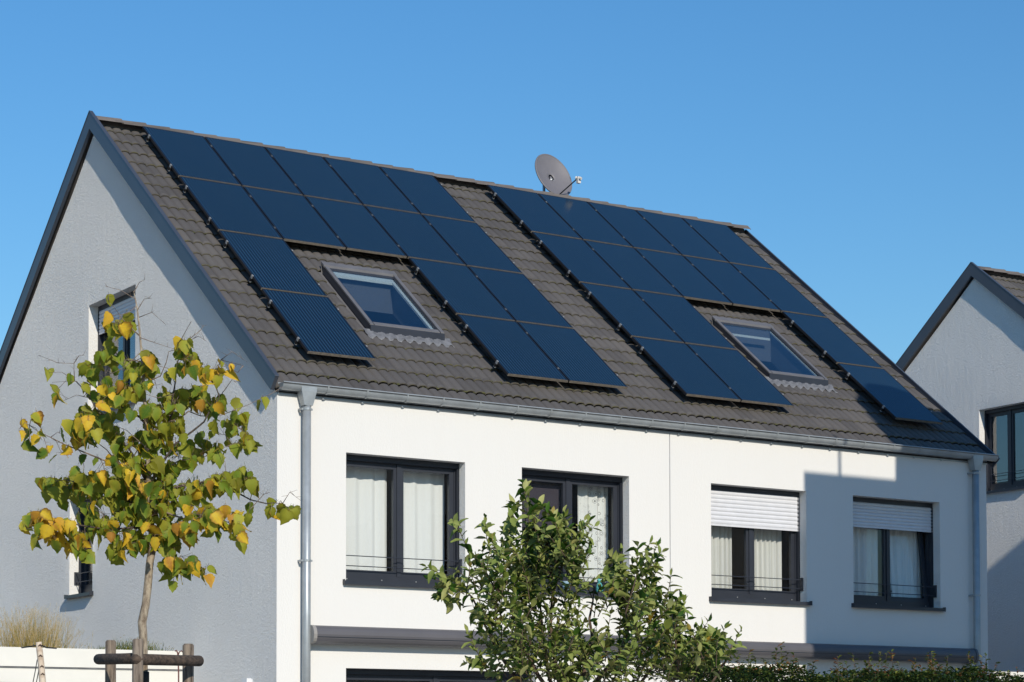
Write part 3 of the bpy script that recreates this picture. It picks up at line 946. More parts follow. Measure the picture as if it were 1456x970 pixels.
curtain(10.60, 11.36, zc0, zc1, .40, MT['curt'], 7, .020, "slanting pleated curtain behind the tilted pane of the shaded window", 7, gather=.16)
m = MB(); m.box((0, 0, .55), (.95, .008, 1.15)); m.box((0, -.001, -.05), (.95, .009, .55), 1)
o = m.build("roller_blind", [simple("dark_brown_cloth", (.028, .016, .010), .95), simple("grey_violet_cloth", (.045, .037, .05), .95)], None, loc=(3.60, .34, 4.62))
tag(o, "dark brown roller blind with a grey lower band behind the bare left pane", "blind")
# gable window curtain strip
gb = MB(); nn = 30
for j in (0, 1):
    for i in range(nn+1):
        gb.v.append((.03*math.sin(i*.9)*.5, i/nn*.42, j*2.2))
gb.f = [(i, i+1, nn+2+i, nn+1+i) for i in range(nn)]; gb.m = [0]*nn
tag(gb.build("curtain", MT['curt'], None, True, loc=(.42, 5.42, 6.2)), "narrow white curtain behind the gable window near the treetop", "curtain", "curtains behind the upper windows")

# ---------------------------------------------------------------- sill ornaments
def lathe(mb, c, prof, n=12, mi=0):
    k = len(mb.v)
    for r, z in prof:
        for j in range(n):
            a = 2*math.pi*j/n
            mb.v.append((c[0]+r*math.cos(a), c[1]+r*math.sin(a), c[2]+z))
    for i in range(len(prof)-1):
        for j in range(n):
            mb.f.append((k+i*n+j, k+i*n+(j+1) % n, k+(i+1)*n+(j+1) % n, k+(i+1)*n+j)); mb.m.append(mi)
    return mb
zs = ZS+.006
g = empty("bird_figurine", (4.96, .05, zs))
tag(g, "turquoise bird figurine on the sill of the floral curtain window", "figurine")
b = MB(); lathe(b, (0, 0, 0), [(.001, 0), (.042, .002), (.05, .03), (.047, .075), (.036, .115), (.02, .14), (.001, .15)]); b.build("body", MT['turq'], g, True)
b = MB(); lathe(b, (-.012, -.006, .135), [(.001, 0), (.022, .008), (.028, .028), (.021, .048), (.001, .056)]); b.build("head", MT['turq'], g, True)
b = MB(); b.tube([(.03, 0, .05), (.075, 0, .075), (.12, 0, .115)], [.028, .02, .006], 8); b.build("tail", MT['turq'], g, True)
b = MB(); b.tube([(-.036, -.012, .162), (-.058, -.018, .158)], [.008, .001], 6); b.build("beak", MT['rubber'], g, True)
for x, lb, lean in ((4.40, "pale blue flared pot on the left of the floral window sill", .02), (5.33, "pale blue rounded pot at the right end of the floral window sill", 0)):
    g = empty("sill_pot", (x, .05, zs)); tag(g, lb, "pot", "pale blue pots on the window sill")
    b = MB()
    lathe(b, (0, 0, 0), [(.001, .0), (.035, 0), (.05, .06), (.062, .125), (.066, .13), (.058, .128), (.045, .03), (.001, .02)] if lean else
          [(.001, 0), (.04, 0), (.062, .035), (.066, .07), (.05, .11), (.054, .12), (.046, .118), (.05, .06), (.001, .02)])
    b.build("pot_body", MT['pale'], g, True)
    b = MB(); lathe(b, (0, 0, 0), [(.045, .10), (.001, .105)]); b.build("soil", MT['brown'], g)

# ---------------------------------------------------------------- awnings
def awning(x0, x1, zt, label):
    a = empty("awning_cassette", (x0, 0, zt-.235))
    tag(a, label, "awning", "folded awnings under the upper windows")
    pr = [(-.002, .0), (-.12, .0), (-.165, -.008), (-.193, -.022), (-.212, -.045), (-.225, -.075), (-.233, -.115), (-.226, -.165), (-.205, -.20), (-.17, -.222), (-.10, -.228), (-.002, -.222)]
    def body(xa, xb, k=1., mi=0, nm="cassette", mat=MT['awn']):
        m = MB(); poly = [(xa, y*k, .235+z*k-(1-k)*.1) for y, z in pr]
        m.prism(poly, (0, 0, 0), (xb-xa, 0, 0)); return m.build(nm, mat, a)
    L = x1-x0
    body(.05, L-.05)
    body(.0, .046, 1.03, 0, "end_cap", MT['cap']); body(L-.046, L, 1.03, 0, "end_cap", MT['awn'])
    m = MB(); m.box((.055, -.2365, .235-.150), (L-.055, -.224, .235-.143)); m.build("front_seam", MT['anth'], a)
    return a
awning(.40, 5.95, 1.51+EYE, "grey folded awning cassette between the left downpipe and the shrub")
awning(6.45, 11.93, 1.487+EYE, "half shaded grey awning cassette under the two shuttered windows")

# ---------------------------------------------------------------- satellite dish
def dish():
    C = Vector((8.52, 6.35, 9.86+EYE))
    n = Vector((.08, -.90, .38)).normalized()
    r = Vector((0, 0, 1)).cross(n).normalized(); u = n.cross(r)
    d = empty("satellite_dish", (8.44, 6.45, 9.25+EYE))
    tag(d, "grey satellite dish behind the roof ridge", "satellite dish")
    O = Vector(d.location)
    m = MB(); NR_, NA = 7, 36; P = []
    def pt(q, a, back):
        x, y = .375*q*math.cos(a), .425*q*math.sin(a)
        return C - O + r*x + u*y + n*(.085*q*q - .085 - (.012 if back else 0))
    for back in (0, 1):
        for i in range(1, NR_+1):
            for j in range(NA): P.append(pt(i/NR_, 2*math.pi*j/NA, back))
    c0 = len(P); P += [pt(0, 0, 0), pt(0, 0, 1)]
    f = []
    for back in (0, 1):
        k = back*NR_*NA
        for j in range(NA): f.append((c0+back, k+j, k+(j+1) % NA))
        for i in range(NR_-1):
            for j in range(NA): f.append((k+i*NA+j, k+i*NA+(j+1) % NA, k+(i+1)*NA+(j+1) % NA, k+(i+1)*NA+j))
    m.add(P, f); m.build("reflector", MT['dish'], d, True)
    rim = MB(); path = [C-O+r*.375*math.cos(a)+u*.425*math.sin(a)-n*.012 for a in np.linspace(0, 2*math.pi, 41)]
    rim.tube(path, .016, 8); rim.build("rim", MT['dish'], d, True)
    for q in (-.03, .035):
        s = MB(); c = C-O+r*q-u*.06-n*.082; s.tube([c, c+n*.004], .009, 8); s.build("bolt", MT['alu'], d)
    a0 = C-O-u*.40-n*.02; a1 = C-O+n*.38-u*.30+r*.15
    arm = MB(); arm.tube([a0-n*.06, a0, a1], .011, 8); arm.build("arm", MT['black'], d)
    lx = MB(); ax = (C-O-a1).normalized()
    base = a1 + ax*.0
    lx.tube([base-ax*.07, base+ax*.015], .025, 10); lx.tube([base+ax*.015, base+ax*.04], [.016, .028], 10)
    lx.box((base.x-.02, base.y-.03, base.z-.09), (base.x+.04, base.y+.025, base.z+.02))
    ln = lx.build("receiver", MT['lnb'], d)
    st = MB(); st.box((base.x-.008, base.y-.033, base.z-.05), (base.x+.02, base.y-.0305, base.z+.0)); st.build("sticker", MT['blue'], ln)
    mast = MB(); mast.tube([(0.02, .12, -.05), (.02, .12, .62)], .025, 10); mast.tube([C-O-n*.08-u*.05, Vector((.02, .12, .55))], .03, 8); mast.build("mast", MT['alu'], d, True)
    return d
dish()

# ---------------------------------------------------------------- garages with planted roofs
def garage(ox, label):
    yf = 2.6; zt = 1.277+EYE; x1 = -.004+ox; x0 = x1-3.1
    g = empty("garage", (ox-1.5, yf, 0)); tag(g, label, "garage", "flat roofed garages beside the gables")
    O = Vector(g.location)
    def bx(lo, hi): return (tuple(Vector(lo)-O), tuple(Vector(hi)-O))
    m = MB()
    for lo, hi in (((x0, yf+.03, 0), (x0+.2, yf+6, zt-.06)), ((x1-.2, yf+.03, 0), (x1, yf+6, zt-.06)), ((x0+.2, yf+5.8, 0), (x1-.2, yf+6, zt-.06)),
                   ((x0+.2, yf+.03, zt-.45), (x1-.2, yf+.2, zt-.06))):
        m.box(*bx(lo, hi))
    m.build("wall", MT['garage'], g)
    m = MB(); m.box(*bx((x0+.2, yf+.2, zt-.20), (x1-.2, yf+5.8, zt-.08))); m.build("roof", MT['brown'], g)
    m = MB(); m.box(*bx((x0-.02, yf, zt-.245), (x1, yf+.03, zt))); m.box(*bx((x0-.02, yf+.03, zt-.055), (x1, yf+.14, zt-.002)))
    m.build("fascia", MT['garage'], g)
    m = MB(); m.box(*bx((x0+.2, yf+.10, .02), (x1-.2, yf+.16, zt-.46))); m.build("garage_door", MT['garage'], g)
    m = MB(); m.box(*bx((x0-.02, yf+.012, zt-.262), (x1, yf+.029, zt-.247))); m.build("fascia_joint", MT['lead'], g)
    return g
garage(0., "cream garage with weeds on its flat roof beside the left gable")
garage(X2, "garage in the gap before the right-hand house, only its roof edge showing")

def blades(name, mat, spec, label, cat):
    """spec: list of (base, tip, width, curve)"""
    V = []; F = []; rn = []
    for bs, tp, w, cv, rv in spec:
        bs = Vector(bs); tp = Vector(tp); d = tp-bs
        sd = Vector((1, .6, 0)).normalized()*w
        k = len(V); n = 4
        for i in range(n):
            t = i/n
            p = bs + d*t + Vector(cv)*(t*t-t)
            q = sd*(1-t*.8)
            V += [p-q, p+q]
        V.append(tp)
        for i in range(n-1): F.append((k+2*i, k+2*i+1, k+2*i+3, k+2*i+2))
        F.append((k+2*n-2, k+2*n-1, k+2*n))
        rn += [rv]*(2*n+1)
    me = bpy.data.meshes.new(name); me.from_pydata([tuple(v) for v in V], [], F)
    at = me.attributes.new("rnd", 'FLOAT', 'POINT'); at.data.foreach_set("value", rn)
    me.materials.append(mat)
    o = inst(name, me); tag(o, label, cat, kind="stuff")
    return o
rg = random.Random(3)
sp = []
zr = 1.277+EYE-.07
for i in range(900):
    x = rg.choice((rg.gauss(-2.0, .27), rg.gauss(-2.0, .2), rg.gauss(-2.3, .45)))
    if not -3.05 < x < -.9: continue
    y = 2.6+rg.uniform(.06, .8)
    h = rg.uniform(.12, .58)*math.exp(-((x+1.98)/.75)**2) + rg.uniform(.04, .14)
    lean = Vector((rg.gauss((x+2)*.15, .10), rg.gauss(0, .08), h))
    b0 = Vector((x, y, zr))
    sp.append((b0, b0+lean, rg.uniform(.0018, .0042), (rg.gauss(0, .08), 0, 0), rg.random()))
    if rg.random() < .45:   # seed head
        t = b0+lean
        for q in range(5):
            a = t - lean*(.05*q); sp.append((a, a+Vector((rg.gauss(0, .02), rg.gauss(0, .02), rg.uniform(.015, .04))), .0035, (0, 0, 0), rg.uniform(.5, 1)))
blades("dry_grass", MT['grass'], sp, "dry straw coloured grass growing on the garage roof", "grass")
sp = []
for i in range(700):
    x = rg.choice((rg.uniform(-2.9, -.05), rg.gauss(-.95, .12), rg.gauss(-.55, .16)))
    if not -3.0 < x < -.03: continue
    y = 2.6+rg.uniform(.05, .5)
    h = rg.uniform(.03, .13) + (.14*rg.random() if -.95 < x < -.3 else 0)
    b0 = Vector((x, y, zr+.02)); t = b0+Vector((rg.gauss(0, .06), rg.gauss(0, .05), h))
    sp.append((b0, t, rg.uniform(.003, .008), (0, 0, 0), rg.random()*.85))
    if rg.random() < .12:
        sp.append((t, t+Vector((.012, 0, .012)), .012, (0, 0, 0), .92))
blades("low_weeds", MT['weed'], sp, "low green weeds with yellow flowers along the garage roof edge", "weeds")
sp = [((17.55, 2.75, zr+.03), (17.5, 2.75, zr+.52), .004, (.03, 0, 0), .2), ((17.56, 2.76, zr+.03), (17.63, 2.75, zr+.25), .004, (.02, 0, 0), .3)]
blades("roof_weed_stalk", MT['weed'], sp, "thin weed stalk on the far garage roof before the right house", "weeds")

# small fittings
g = empty("wall_lamp", (0, .752, .79+EYE)); tag(g, "small white wall lamp on the gable near the corner", "lamp")
m = MB(); m.box((-.012, -.08, -.06), (.004, .08, .062)); m.build("back_plate", MT['white'], g)
m = MB(); m.box((-.075, -.07, -.05), (-.012, .07, .07)); m.build("lamp_body", MT['white'], g)
g = empty("spotlight", (11.86, -.0, 1.215+EYE)); tag(g, "small white twin spotlight under the right end of the awning", "lamp")
m = MB(); m.box((-.03, -.05, -.03), (.03, -.002, .03)); m.build("base", MT['white'], g)
for dx, dz in ((-.03, -.03), (.045, .03)):
    m = MB(); m.tube([(dx, -.05, dz), (dx, -.10, dz-.01), (dx, -.13, dz-.02)], [.02, .04, .045], 10); m.build("lamp_head", MT['white'], g, True)

# ================================================================ planting measured in a plane square to the view
def local_frame(u, dist):
    """foot point and axes of a planting plane at a distance from the camera"""
    f = Vector((fwd.x, fwd.y, 0)).normalized(); r = Vector((rgt.x, rgt.y, 0)).normalized()
    return f, r
FV, RV = local_frame(0, 0)
def PP(u, v, dist, dd=0.):
    """metric point: u, v in 1/3008 units sideways and below the eye line"""
    t = dist+dd
    d = fwd*math.cos(0) + rgt*((u-728)/3008.07) - upv*((v-944.4)/3008.07)
    return CAM + d*t
def snap(p, q, t): return p.lerp(q, t)

def leaf_mesh(name, outline, fold, curl, seed, mat, ser=.0, petiole=.0):
    rng = random.Random(seed)
    n = len(outline)
    V = []; rim = []
    tw = rng.uniform(-.25, .25)
    for i, (y, w) in enumerate(outline):
        V.append((.03*math.sin(y*3+seed), y, -curl*y*y)); rim.append(0.)
    for sgn in (-1, 1):
        cup = fold*rng.uniform(.7, 1.3)
        for i, (y, w) in enumerate(outline):
            ww = w*(1+(ser if i % 2 else -ser)*rng.uniform(.3, 1.2)*(1 if 0 < i < n-1 else 0))
            yy = y + rng.uniform(-.03, .03)*ser*6
            V.append((sgn*ww, yy, -curl*y*y + cup*ww*.8 + tw*sgn*y*.3 + rng.uniform(-.05, .05)*min(1, ser*8))); rim.append(1.)
    F = []
    for s in (0, 1):
        for i in range(n-1):
            q = (i, i+1, n+s*n+i+1, n+s*n+i)
            F.append(tuple(reversed(q)) if s == 0 else q)
    b = MB(); b.v = V; b.f = F; b.m = [0]*len(F)
    if petiole:
        k = len(b.v)
        b.v += [(-.012, 0, 0), (.012, 0, 0), (.006, -petiole, .05), (-.006, -petiole, .05)]; b.f.append((k, k+1, k+2, k+3)); b.m.append(0); rim += [.6]*4
    me = b.mesh(name, mat, True)
    at = me.attributes.new("rim", 'FLOAT', 'POINT'); at.data.foreach_set("value", rim)
    return me, b, rim
HEART = [(-.03, .02), (-.08, .2), (.0, .36), (.13, .45), (.27, .48), (.41, .46), (.54, .41), (.67, .32), (.79, .21), (.9, .10), (1.02, .0)]
LIME = [leaf_mesh("leaf", HEART, f, c, s, MT['lime'], .10, .42) for s, (f, c) in enumerate(((.25, .15), (.6, .35), (-.25, .3), (.9, .1), (.1, .6), (1.3, .4)))]
OVAL = [(0, .01), (.14, .16), (.36, .245), (.6, .225), (.82, .125), (.95, .05), (1.0, .0)]
APPLE = [leaf_mesh("leaf", OVAL, f, c, s+20, MT['apple'], .05, .12) for s, (f, c) in enumerate(((.55, .25), (.8, .4), (.3, .15), (1.0, .5), (.6, -.1)))]
def orient(tip, nrm):
    y = Vector(tip).normalized(); z = Vector(nrm); z = (z - y*z.dot(y))
    if z.length < 1e-4: z = Vector((1, 0, 0)).cross(y)
    z.normalize(); x = y.cross(z)
    return Matrix((x, y, z)).transposed()
def merge_leaves(name, mat, items, parent):
    V = []; F = []; rn = []; rm = []
    k = 0
    for proto, mw, r in items:
        me, b, rim = proto
        arr = np.array(b.v) @ np.array(mw.to_3x3()).T + np.array(mw.translation)
        V.append(arr); F += [tuple(i+k for i in f) for f in b.f]; k += len(arr)
        rn += [r]*len(arr); rm += rim
    me = bpy.data.meshes.new(name); me.from_pydata(np.concatenate(V).tolist(), [], F)
    a = me.attributes.new("rnd", 'FLOAT', 'POINT'); a.data.foreach_set("value", rn)
    a = me.attributes.new("rim", 'FLOAT', 'POINT'); a.data.foreach_set("value", rm)
    me.materials.append(mat); me.polygons.foreach_set("use_smooth", [True]*len(F))
    o = inst(name, me, parent); o["kind"] = "stuff"
    return o

# ---------------------------------------------------------------- young lime tree
TD = 14.0
def lime_tree():
    rng = random.Random(21)
    foot = PP(207, 1059, TD); foot = Vector((foot.x, foot.y, 0))
    T = empty("lime_tree", foot)
    tag(T, "young lime tree with thinning green and yellow autumn leaves", "tree")
    def W(u, v, dd=0.): return PP(u, v, TD, dd) - foot
    tr = [W(u, v) for u, v in ((204, 930), (203.5, 905), (202, 885), (207, 860), (210, 835), (213, 800), (217, 778), (215, 740), (212, 690), (210, 640), (207, 590), (204, 540), (201, 500), (198, 465), (195, 438), (190, 414))]
    rad = [.029, .0285, .030, .027, .027, .026, .027, .019, .0165, .0145, .0125, .0105, .008, .006, .005, .003]
    b = MB(); b.tube([Vector((0, 0, 0)), Vector((-.01, .0, .9))]+tr, [.036, .032]+rad, 10)
    b.tube([W(203, 884), W(200.4, 882)], [.014, .008], 6)
    b.tube([W(217, 783, -.01), W(221, 780, -.03)], [.016, .010], 8)
    b.build("trunk", MT['bark'], T, True)
    B = [ # main limbs: points (u, v), depth drift, start radius, dark
        ([(213, 722), (190, 690), (168, 660), (152, 640), (122, 618)], -.35, .010),
        ([(210, 690), (192, 652), (172, 628), (150, 596), (128, 566), (106, 541)], .3, .010),
        ([(207, 603), (184, 584), (160, 570), (138, 562)], -.25, .009),
        ([(210, 650), (232, 615), (245, 585), (249, 545), (255, 505), (258, 482), (272, 457)], .25, .009),
        ([(213, 690), (238, 648), (262, 622), (290, 600), (312, 565), (300, 540), (314, 512), (346, 520)], -.2, .010),
        ([(214, 705), (252, 692), (300, 682), (340, 702), (378, 716), (402, 716), (424, 735)], .2, .009),
        ([(214, 722), (172, 708), (130, 690), (92, 682), (72, 690)], .35, .009),
        ([(216, 748), (170, 752), (120, 748), (84, 742), (60, 745), (38, 752)], -.3, .009),
        ([(217, 768), (235, 778), (252, 798), (282, 812)], -.15, .008),
        ([(214, 712), (262, 738), (310, 736), (342, 752)], -.4, .008),
        ([(210, 662), (165, 662), (112, 640), (72, 622), (42, 605)], -.45, .008),
        ([(208, 620), (238, 600), (268, 585), (300, 592), (332, 584), (375, 565), (402, 550)], .35, .006),
        ([(202, 515), (178, 512), (160, 500), (150, 490)], .15, .006),
        ([(199, 478), (178, 458), (168, 445), (155, 430)], -.1, .005),
        ([(204, 545), (228, 535), (240, 500), (262, 488)], -.15, .005),
        ([(215, 735), (190, 700), (150, 690), (110, 700)], .5, .007),
        ([(214, 700), (228, 670), (255, 655), (290, 650), (330, 632), (355, 630)], .5, .007)]
    pts = []
    tm = MB()
    for L, dd, r in B:
        n = len(L); P = []
        for i, (u, v) in enumerate(L):
            P.append(W(u, v, dd*i/(n-1) + rng.gauss(0, .01)))
        # subdivide with small kinks
        Q = []
        for i in range(n-1):
            for t in (0, .5):
                q = P[i].lerp(P[i+1], t)
                if t: q += Vector((rng.gauss(0, .008), rng.gauss(0, .008), rng.gauss(0, .008)))
                Q.append(q)
        Q.append(P[-1])
        m = MB(); m.tube(Q, [max(.0018, r*(1-.85*i/(len(Q)-1))) for i in range(len(Q))], 6)
        m.build("branch", MT['branch'] if r > .0085 else MT['twig'], T, True)
        pts += [(q, r) for q in Q[1:]]
    # bare twigs near the top and around the outside
    for L in ([(192, 425), (172, 413), (150, 407)], [(190, 416), (198, 402), (206, 397)], [(194, 436), (180, 446), (150, 450)], [(196, 452), (216, 444), (236, 462)],
              [(199, 480), (222, 488), (250, 497)], [(262, 488), (285, 470), (290, 462)], [(262, 488), (282, 478), (293, 485)], [(106, 541), (105, 517), (82, 516), (55, 505)], [(105, 517), (112, 506), (120, 505)],
              [(314, 512), (330, 500), (352, 515)], [(212, 640), (180, 612), (165, 606)], [(346, 520), (338, 530), (325, 522)], [(402, 716), (412, 700), (428, 712)], [(196, 440), (205, 425), (216, 424)],
              [(204, 530), (225, 520), (250, 527)], [(201, 500), (180, 520), (160, 531), (146, 533)], [(355, 725), (375, 703), (384, 700)], [(198, 462), (186, 468), (176, 462)],
              [(208, 660), (206, 700), (205, 745)], [(190, 650), (195, 690), (192, 715)], [(248, 560), (225, 566), (205, 560)], [(312, 565), (330, 540), (336, 545)]):
        P = [W(u, v, rng.gauss(0, .05)) for u, v in L]
        m = tm; m.tube(P, [.0032]+[.0022]*(len(P)-2)+[.001], 5)
        for i in range(len(P)-1):
            for q in range(2):
                a = P[i].lerp(P[i+1], rng.uniform(.3, 1)); m.tube([a, a+Vector((rng.gauss(0, .03), rng.gauss(0, .03), rng.uniform(-.01, .05)))], [.0014, .0007], 4)
    CL = [(153,428,3,3,1,.8),(168,463,12,10,4,.8),(187,463,3,6,1,.85),(148,502,6,10,3,.7),(158,512,14,10,4,.5),(176,520,9,12,3,.3),(210,517,8,14,5,.7),(197,540,12,15,5,.35),(223,553,8,8,2,.65),
      (240,540,4,5,1,.7),(262,490,12,6,3,.35),(265,513,13,14,6,.35),(70,530,3,4,1,.4),(98,543,3,6,1,.4),(80,556,6,8,2,.7),(90,570,6,5,2,.3),(118,565,10,10,3,.25),(130,537,12,10,4,.15),(160,562,22,14,9,.25),(180,565,14,14,5,.3),
      (300,535,14,12,4,.6),(322,525,9,8,3,.6),(250,575,18,12,6,.65),(280,570,18,12,7,.6),(300,580,14,9,5,.5),(335,582,9,8,3,.45),(372,575,2,3,2,.75),(225,592,14,14,6,.3),(125,590,10,9,4,.45),(28,610,6,8,3,.6),(46,600,6,8,3,.75),
      (42,632,4,5,1,.2),(60,626,5,9,2,.8),(70,646,8,7,2,.25),(92,620,8,9,2,.65),(88,646,9,7,3,.6),(120,615,14,13,7,.5),(150,610,18,14,8,.4),(185,640,22,16,8,.4),(213,625,14,16,6,.75),(240,605,14,12,5,.5),(210,652,10,12,4,.8),
      (250,650,18,16,7,.35),(270,655,10,14,3,.3),(298,645,12,10,4,.55),(310,617,10,10,3,.4),(335,607,13,9,5,.7),(355,632,9,12,4,.65),(330,635,10,9,3,.7),(70,692,8,7,4,.5),(100,695,16,12,9,.45),(130,692,14,12,6,.35),
      (160,700,18,14,8,.55),(178,710,12,12,5,.6),(200,690,22,14,8,.4),(230,692,18,12,6,.45),(265,697,16,10,6,.4),(287,702,14,10,5,.3),(305,690,10,10,4,.5),(325,692,10,10,5,.55),(345,682,12,8,4,.65),(365,688,7,7,3,.6),
      (54,743,10,7,5,.55),(33,750,5,5,2,.85),(60,765,7,7,3,.3),(85,752,16,10,8,.45),(80,772,8,7,3,.4),(110,775,11,9,5,.35),(122,785,5,6,2,.3),(150,760,12,10,4,.5),(170,778,9,12,4,.5),(195,777,13,9,5,.3),(225,760,14,12,6,.3),(260,762,16,11,7,.5),
      (285,737,14,10,5,.5),(310,737,12,9,5,.3),(335,745,9,9,4,.4),(337,770,7,6,3,.2),(297,757,7,9,3,.3),(355,730,7,7,2,.4),(385,730,5,5,2,.5),(395,720,5,5,2,.6),(411,732,8,4,4,.6),(238,795,10,10,4,.2),(250,805,14,9,5,.2),(270,810,9,7,4,.35),(291,818,6,8,3,.35),(246,831,3,4,1,.15),
      (190,720,20,14,7,.4),
      (120,665,16,14,3,.3),(150,672,18,14,4,.25),(250,625,16,12,3,.3),(230,720,22,14,4,.2),(180,670,16,12,4,.2),(205,620,16,14,3,.2),(240,665,14,12,3,.2),(275,720,18,12,3,.2),(150,730,22,12,4,.2),(205,755,24,14,5,.15),(235,740,20,14,4,.15),
      (300,715,16,10,3,.3),(115,730,14,8,2,.3),(190,590,14,12,3,.2),(165,625,14,10,3,.5),(285,630,14,12,3,.35),(240,785,14,12,3,.15),(262,795,12,10,3,.15),(320,655,12,12,2,.5),(90,715,12,8,2,.5),(225,575,10,12,2,.5),(205,675,20,16,5,.15),(220,705,24,14,5,.2),(215,735,18,10,6,.3),(175,740,16,10,5,.35)]
    items = []
    for (u, v, ru, rv, n, tone) in CL:
        c0 = W(u, v)
        near = min(pts, key=lambda q: (q[0].x-c0.x)**2+(q[0].y-c0.y)**2+(q[0].z-c0.z)**2 + 0)
        # nearest limb judged across the view, so the twig keeps that limb's depth
        def across(q):
            e = q[0]-c0; a = e.dot(RV); return a*a + e.z*e.z
        near = min(pts, key=across)
        dep = (near[0]-c0).dot(FV)
        cen = W(u, v, dep + rng.gauss(0, .05))
        a = near[0]; mid = a.lerp(cen, .5)+Vector((0, 0, .03))
        tm.tube([a, mid, cen], [.0028, .002, .0012], 5)
        for k in range(n if n < 4 else int(n*3.0)):
            p = W(u+rng.uniform(-1.1, 1.1)*ru, v-6+rng.uniform(-1.3, 1.3)*rv, dep+rng.gauss(0, .09))
            tip = Vector((rng.gauss(0, .35), rng.gauss(0, .35), -1))
            if rng.random() < .3: tip += RV*rng.choice((-1, 1))*.8
            nr = -FV*rng.uniform(.05, 1.2) + RV*rng.gauss(-.2, .6) + Vector((0, 0, rng.uniform(-.2, .9)))
            s = rng.triangular(.045, .112, .080)
            st = cen + Vector((0, 0, .03))
            tm.tube([mid.lerp(cen, rng.random()), p+Vector((0, 0, .02)), p], [.0012, .001, .0008], 4, caps=False)
            mw = orient(tip, nr).to_4x4(); mw.translation = p
            mw = mw @ Matrix.Diagonal((s*rng.uniform(.85, 1.05), s, s, 1))
            items.append((rng.randrange(6), mw, p, min(1, max(0, rng.choice((tone*.45+rng.gauss(.04, .09), tone*.5+.34+rng.gauss(0, .2), tone*.45+.45+rng.gauss(0, .16), tone*.4+.62+rng.gauss(0, .12)))))))
    tm.build("twigs", MT['twig'], T, True, 'stuff')
    # nearest leaves are single parts, in a few colour batches so that each tone gets its own material seed
    items.sort(key=lambda q: (q[2]).dot(FV))
    for n_, (t, mw, p, tone) in enumerate(items[:300]):
        o = inst("leaf", LIME_T[(t, min(4, int(tone*5)))], T); o.matrix_local = mw
    if len(items) > 300:
        merge_leaves("foliage", MT['limea'], [(LIME[t], mw, tone) for t, mw, p, tone in items[300:]], T)
    return T
LSTOPS = [(.0, (.045, .11, .006)), (.2, (.12, .215, .010)), (.40, (.30, .36, .015)), (.58, (.64, .50, .03)), (.8, (.80, .52, .03)), (1., (.46, .20, .035))]
LRIM = [(.0, (.70, .48, .03)), (.5, (.62, .36, .03)), (.8, (.45, .22, .03)), (1., (.18, .075, .02))]
MT['limea'] = leaf_mat("lime_leaf_mass", LSTOPS, LRIM, .22, .30, back=(.16, .24, .03), attr=True)
TONES = [[(.0, (.045, .11, .006)), (1., (.12, .215, .010))], [(.0, (.13, .23, .010)), (1., (.30, .36, .015))], [(.0, (.26, .31, .015)), (1., (.60, .48, .03))],
         [(.0, (.68, .47, .03)), (1., (.80, .52, .03))], [(.0, (.76, .43, .03)), (1., (.46, .20, .035))]]
LIME_T = {}
for k in range(5):
    mt = leaf_mat("lime_leaf_tone_%d" % k, TONES[k], LRIM, (.34, .45, .45, .35, .5)[k], .30, back=((.09, .17, .02), (.17, .25, .03), (.38, .38, .04), None, None)[k], vein=True)
    for t in range(6):
        me = LIME[t][0].copy(); me.materials[0] = mt; LIME_T[(t, k)] = me
lime_tree()

# ---------------------------------------------------------------- stakes
def post(mb, foot, top, w, rng, n=7):
    P = [Vector(foot).lerp(Vector(top), i/n)+Vector((rng.gauss(0, .0015), rng.gauss(0, .0015), 0)) for i in range(n+1)]
    rd = [w*(1+rng.gauss(0, .025)) for _ in P]
    P.append(P[-1]+Vector((0, 0, .012))); rd.append(w*.75)
    mb.tube(P, rd, 10)
def stakes():
    rng = random.Random(4)
    base = PP(205, 1059, TD); base = Vector((base.x, base.y, 0))
    S = empty("tree_stake_frame", base)
    tag(S, "weathered timber stake frame with dark round rails around the lime tree", "tree stake")
    def W(u, v, dd): return PP(u, v, TD, dd)-base
    tops = [(157.5, 913, .32), (195.5, 911, -.34), (268, 918, .36)]
    for u, v, dd in tops:
        t = W(u, v, dd); f = Vector((t.x, t.y, 0))
        m = MB(); post(m, f, t, .0375*(TD+dd)/TD, rng); m.build("post", MT['wood'], S, True)
    R_ = [((139, 937.5, .26), (191, 936.5, -.30)), ((190, 937.5, -.385), (286, 940, .29))]
    for (u0, v0, d0), (u1, v1, d1) in R_:
        a, b2 = W(u0, v0, d0), W(u1, v1, d1)
        d = (b2-a).normalized()
        m = MB(); m.tube([a, a+d*.012, a.lerp(b2, .3), a.lerp(b2, .65), b2-d*.02, b2], [.022, .036, .037, .036, .037, .02], 12); m.build("rail", MT['rail'], S, True)
    # rubber belt to the trunk
    m = MB(); c = W(204, 936, 0)
    m.tube([W(196, 934, -.30), c+RV*-.03-FV*.03, c+RV*.035-FV*.02, c+FV*.04, W(194, 934, -.30)], .012, 6); m.build("belt", MT['rubber'], S)
    m = MB(); m.tube([W(205, 955, -.02), W(205, 972, -.02)], .034, 10); m.build("trunk_shade", MT['rubber'], S, True)  # shade on the trunk below the rail, put in as a dark sleeve
stakes()
